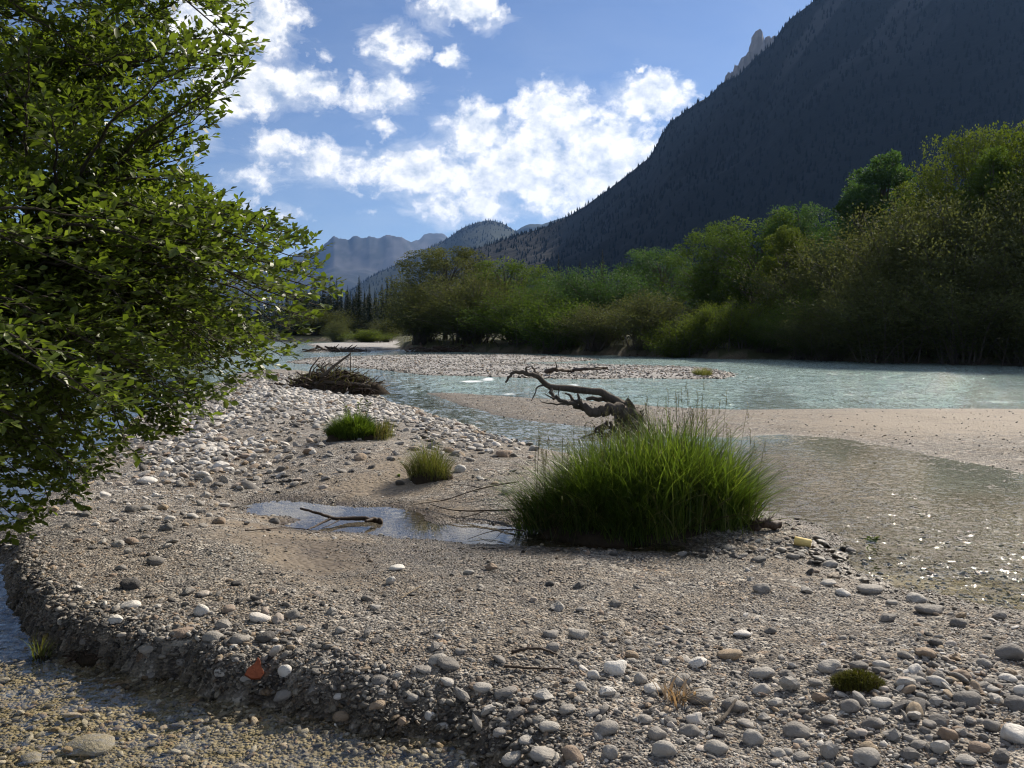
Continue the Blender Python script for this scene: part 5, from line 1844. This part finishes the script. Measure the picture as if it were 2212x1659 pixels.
stick_chain('driftwood_branch', 'long low dark branch lying right of the upturned twig', [([(1240, 799, .1), (1270, 797, .2), (1300, 796, .15), (1312, 795, .2)], .07, .04), ([(1270, 797, .2), (1290, 794, .35), (1310, 793, .3)], .03, .015)], 'wood_dark', 'driftwood')


def pile(name, u, v, wpx, hpx, n, mat, label, r=(.012, .03), soil=True, cat='driftwood', upright=()):
    p = hit(u, v); z = p[2]
    d = p[1]; W, Hh = wpx / F * d, hpx / F * d
    root = empty(name, (p[0], p[1] + W * .15, z), label, cat)
    if soil:
        mb = MB(); mound(mb, W * .46, W * .22, Hh * .55, u); mb.build('debris_heap', MAT['soil'], root)
    mb = MB()
    for i in range(n):
        cx, cy, rr, _ = (float(a[0]) for a in disc(1, W * .45, W * .2, .5))
        cz = Hh * .6 * max(0, 1 - rr ** 2) * rng.uniform(.4, 1.2)
        L = W * rng.uniform(.08, .3); a = rng.normal(0, .9); ti = rng.normal(.1, .35)
        dv = np.array((math.cos(a) * math.cos(ti), math.sin(a) * math.cos(ti), math.sin(ti))) * L * .5
        c = np.array((cx, cy, cz))
        mb.tube(spline([c - dv, c + rng.normal(0, L * .06, 3) + (0, 0, L * .05), c + dv], 6), np.linspace(rng.uniform(*r), r[0] * .4, 6), 4, rng.random())
    mb.build('sticks', MAT[mat], root)['kind'] = 'stuff'
    for (pts, r0, r1) in upright:
        mb = MB(); pp = spline([at(a, b, d) for (a, b) in pts], 10) - np.array(root.location)
        mb.tube(pp, np.linspace(r0, r1, 10), 5, 0, .2)
        mb.build('branch', MAT['wood_grey'], root)
    return root, W, Hh


bp, Wb, Hb = pile('brush_pile', 712, 848, 240, 66, 520, 'wood_dark', 'brown tangle of dead branches stranded at the back of the cobble bar', (.015, .035), True, 'driftwood',
              [([(695, 815), (720, 792), (752, 768), (758, 762)], .045, .015), ([(668, 815), (672, 795), (690, 772)], .03, .012), ([(705, 812), (700, 798), (694, 792), (702, 782)], .03, .012), ([(720, 812), (722, 800), (716, 788)], .02, .01), ([(757, 800), (757, 780), (757, 765)], .015, .01),
               ([(640, 838), (680, 828), (740, 826), (800, 834)], .05, .03), ([(690, 800), (712, 786), (730, 800)], .02, .01), ([(780, 838), (800, 822), (815, 812)], .02, .008)])
x_, y_, r_, _ = disc(900, Wb * .42, Wb * .18, .5)
vv, q, k = blades(np.stack([x_, y_, Hb * .5 * (1 - r_)], 1), np.full(900, .5) * (.4 + .7 * rng.random(900)), np.full(900, .012), rng.random(900) * 6.28, np.abs(rng.normal(.5, .3, 900)))
tag(link('dead_grass', mesh('dead_grass', vv, q, True, {'tint': np.repeat(np.clip(rng.normal(.3, .25, 900), 0, 1), k)}), MAT['grass_dry'], bp), kind='stuff')
pile('driftwood_heap', 1378, 777, 90, 12, 60, 'wood_dark', 'dark heap of driftwood at the far edge of the river near the grey willow', (.05, .10))
pile('driftwood_heap', 985, 764, 230, 14, 90, 'wood_dark', 'long low line of dark driftwood at the foot of the thicket', (.06, .12), True, 'driftwood', [([(1030, 760), (1022, 750), (1016, 742)], .08, .04)])
pile('driftwood_heap', 720, 760, 150, 9, 50, 'wood_dark', 'brown low driftwood along the distant shore beyond the brush pile', (.06, .12))
pile('debris_clump', 195, 1424, 130, 20, 120, 'wood_dark', 'reddish brown clump of leaf and twig litter at the near waterline', (.003, .007), True, 'debris')


# ------------------------------------------------------------------ small finds
def yellow_piece():
    p = hit(1737, 1186); z = p[2]
    mb = MB()
    d = p[1]; L, rad = 36 / F * d, 9.5 / F * d
    ax = np.array((1, -.45, -.12)); ax = ax / np.linalg.norm(ax)
    ts = np.array([-.5, -.495, -.47, -.2, .1, .47, .495, .5])
    rr = np.array([.55, .9, 1, 1.02, 1, .97, .85, .5]) * rad
    mb.tube(ts[:, None] * L * ax[None], rr, 18, 0, .02)
    o = mb.build('yellow_cylinder', MAT['yellow'])
    o.location = (p[0], p[1] + rad, z + rad * 1.35)
    tag(o, 'pale yellow cylinder lying on the dark stones right of the big clump', 'cylinder')


yellow_piece()


def orange_shard():
    p = hit(552, 1466); z = p[2]
    ol = np.array([(-.55, -.30), (-.15, -.50), (.32, -.46), (.5, -.12), (.30, .22), (.16, .60), (.02, .74), (-.12, .34), (-.44, .08)]) * .085
    n = len(ol)
    v = []
    for (zz, s) in ((-.012, .94), (-.006, 1.0), (.006, 1.0), (.012, .93)):
        v += [(a * s, zz, b * s) for (a, b) in ol]
    f = [(i * n + j, i * n + (j + 1) % n, (i + 1) * n + (j + 1) % n, (i + 1) * n + j) for i in range(3) for j in range(n)]
    me = mesh('orange_shard', np.array(v), [np.array(f), np.arange(n)[None, ::-1], (np.arange(n) + 3 * n)[None]], False)
    o = link('orange_shard', me, MAT['orange'])
    o.location = (p[0], p[1], z + .040); o.rotation_euler = (R(-38), R(10), R(14))
    tag(o, 'flat rusty orange shard propped in the shadowed near bank', 'shard')


orange_shard()


def moss_sod():
    p = hit(1862, 1494); z = p[2]
    root = empty('mossy_sod', (p[0], p[1] + .05, z), 'small dark mossy sod sitting on the gravel at lower right', 'moss')
    mb = MB(); mound(mb, .105, .07, .05, 4); mb.build('soil_mound', MAT['soil'], root)
    n = 2600
    x, y, r, a = disc(n, .115, .075, .5)
    vv, q, k = blades(np.stack([x, y, .05 * np.cos(np.minimum(r, 1) * 1.5)], 1), .018 + .02 * rng.random(n), np.full(n, .003), a + rng.normal(0, .8, n), np.abs(rng.normal(.5, .3, n)))
    tag(link('moss_cover', mesh('moss_cover', vv, q, True, {'tint': np.repeat(rng.random(n), k)}), MAT['moss'], root), kind='stuff')


moss_sod()


def straw():
    p = hit(1465, 1520); z = p[2]
    root = empty('dead_straw', (p[0], p[1], z), 'tan tuft of dead straw and leaves among the bottom cobbles', 'straw')
    n = 34
    b = np.stack([rng.normal(0, .035, n), rng.normal(.02, .03, n), np.zeros(n)], 1)
    vv, q, k = blades(b, rng.uniform(.05, .15, n), rng.uniform(.004, .014, n), rng.random(n) * 6.28, rng.uniform(.2, .9, n))
    tag(link('straw_leaves', mesh('straw_leaves', vv, q, True, {'tint': np.repeat(rng.random(n), k)}), MAT['straw'], root), kind='stuff')
    mb = MB()
    for i in range(7):
        a = rng.random() * 6.28; L = rng.uniform(.07, .16)
        mb.tube(spline([(0, .02, .005), (math.cos(a) * L * .5, .02 + math.sin(a) * L * .5, .04), (math.cos(a) * L, .02 + math.sin(a) * L, rng.uniform(.01, .1))], 7), np.linspace(.003, .0015, 7), 4)
    mb.build('stalks', MAT['twig_pale'], root)


straw()

# ------------------------------------------------------------------ haze
def build_haze():
    x0, x1, y0, y1, z0, z1 = -9000, 9000, -600, 14500, -3.0, 1080.0
    v = [(x, y, z) for z in (z0, z1) for (x, y) in ((x0, y0), (x1, y0), (x1, y1), (x0, y1))]
    f = np.array([(0, 3, 2, 1), (4, 5, 6, 7), (0, 1, 5, 4), (1, 2, 6, 5), (2, 3, 7, 6), (3, 0, 4, 7)])
    m = M('haze_air')
    n = m.N('ShaderNodeVolumePrincipled')
    n.inputs['Color'].default_value = (.27, .50, 1.0, 1)
    n.inputs['Density'].default_value = HAZE
    n.inputs['Anisotropy'].default_value = .45
    m.L(n.outputs[0], m.out.inputs['Volume'])
    o = link('haze', mesh('haze', v, f, False), m.mat)
    tag(o, 'thin blue summer haze filling the valley air', kind='stuff')


HAZE = 3.6e-5
build_haze()
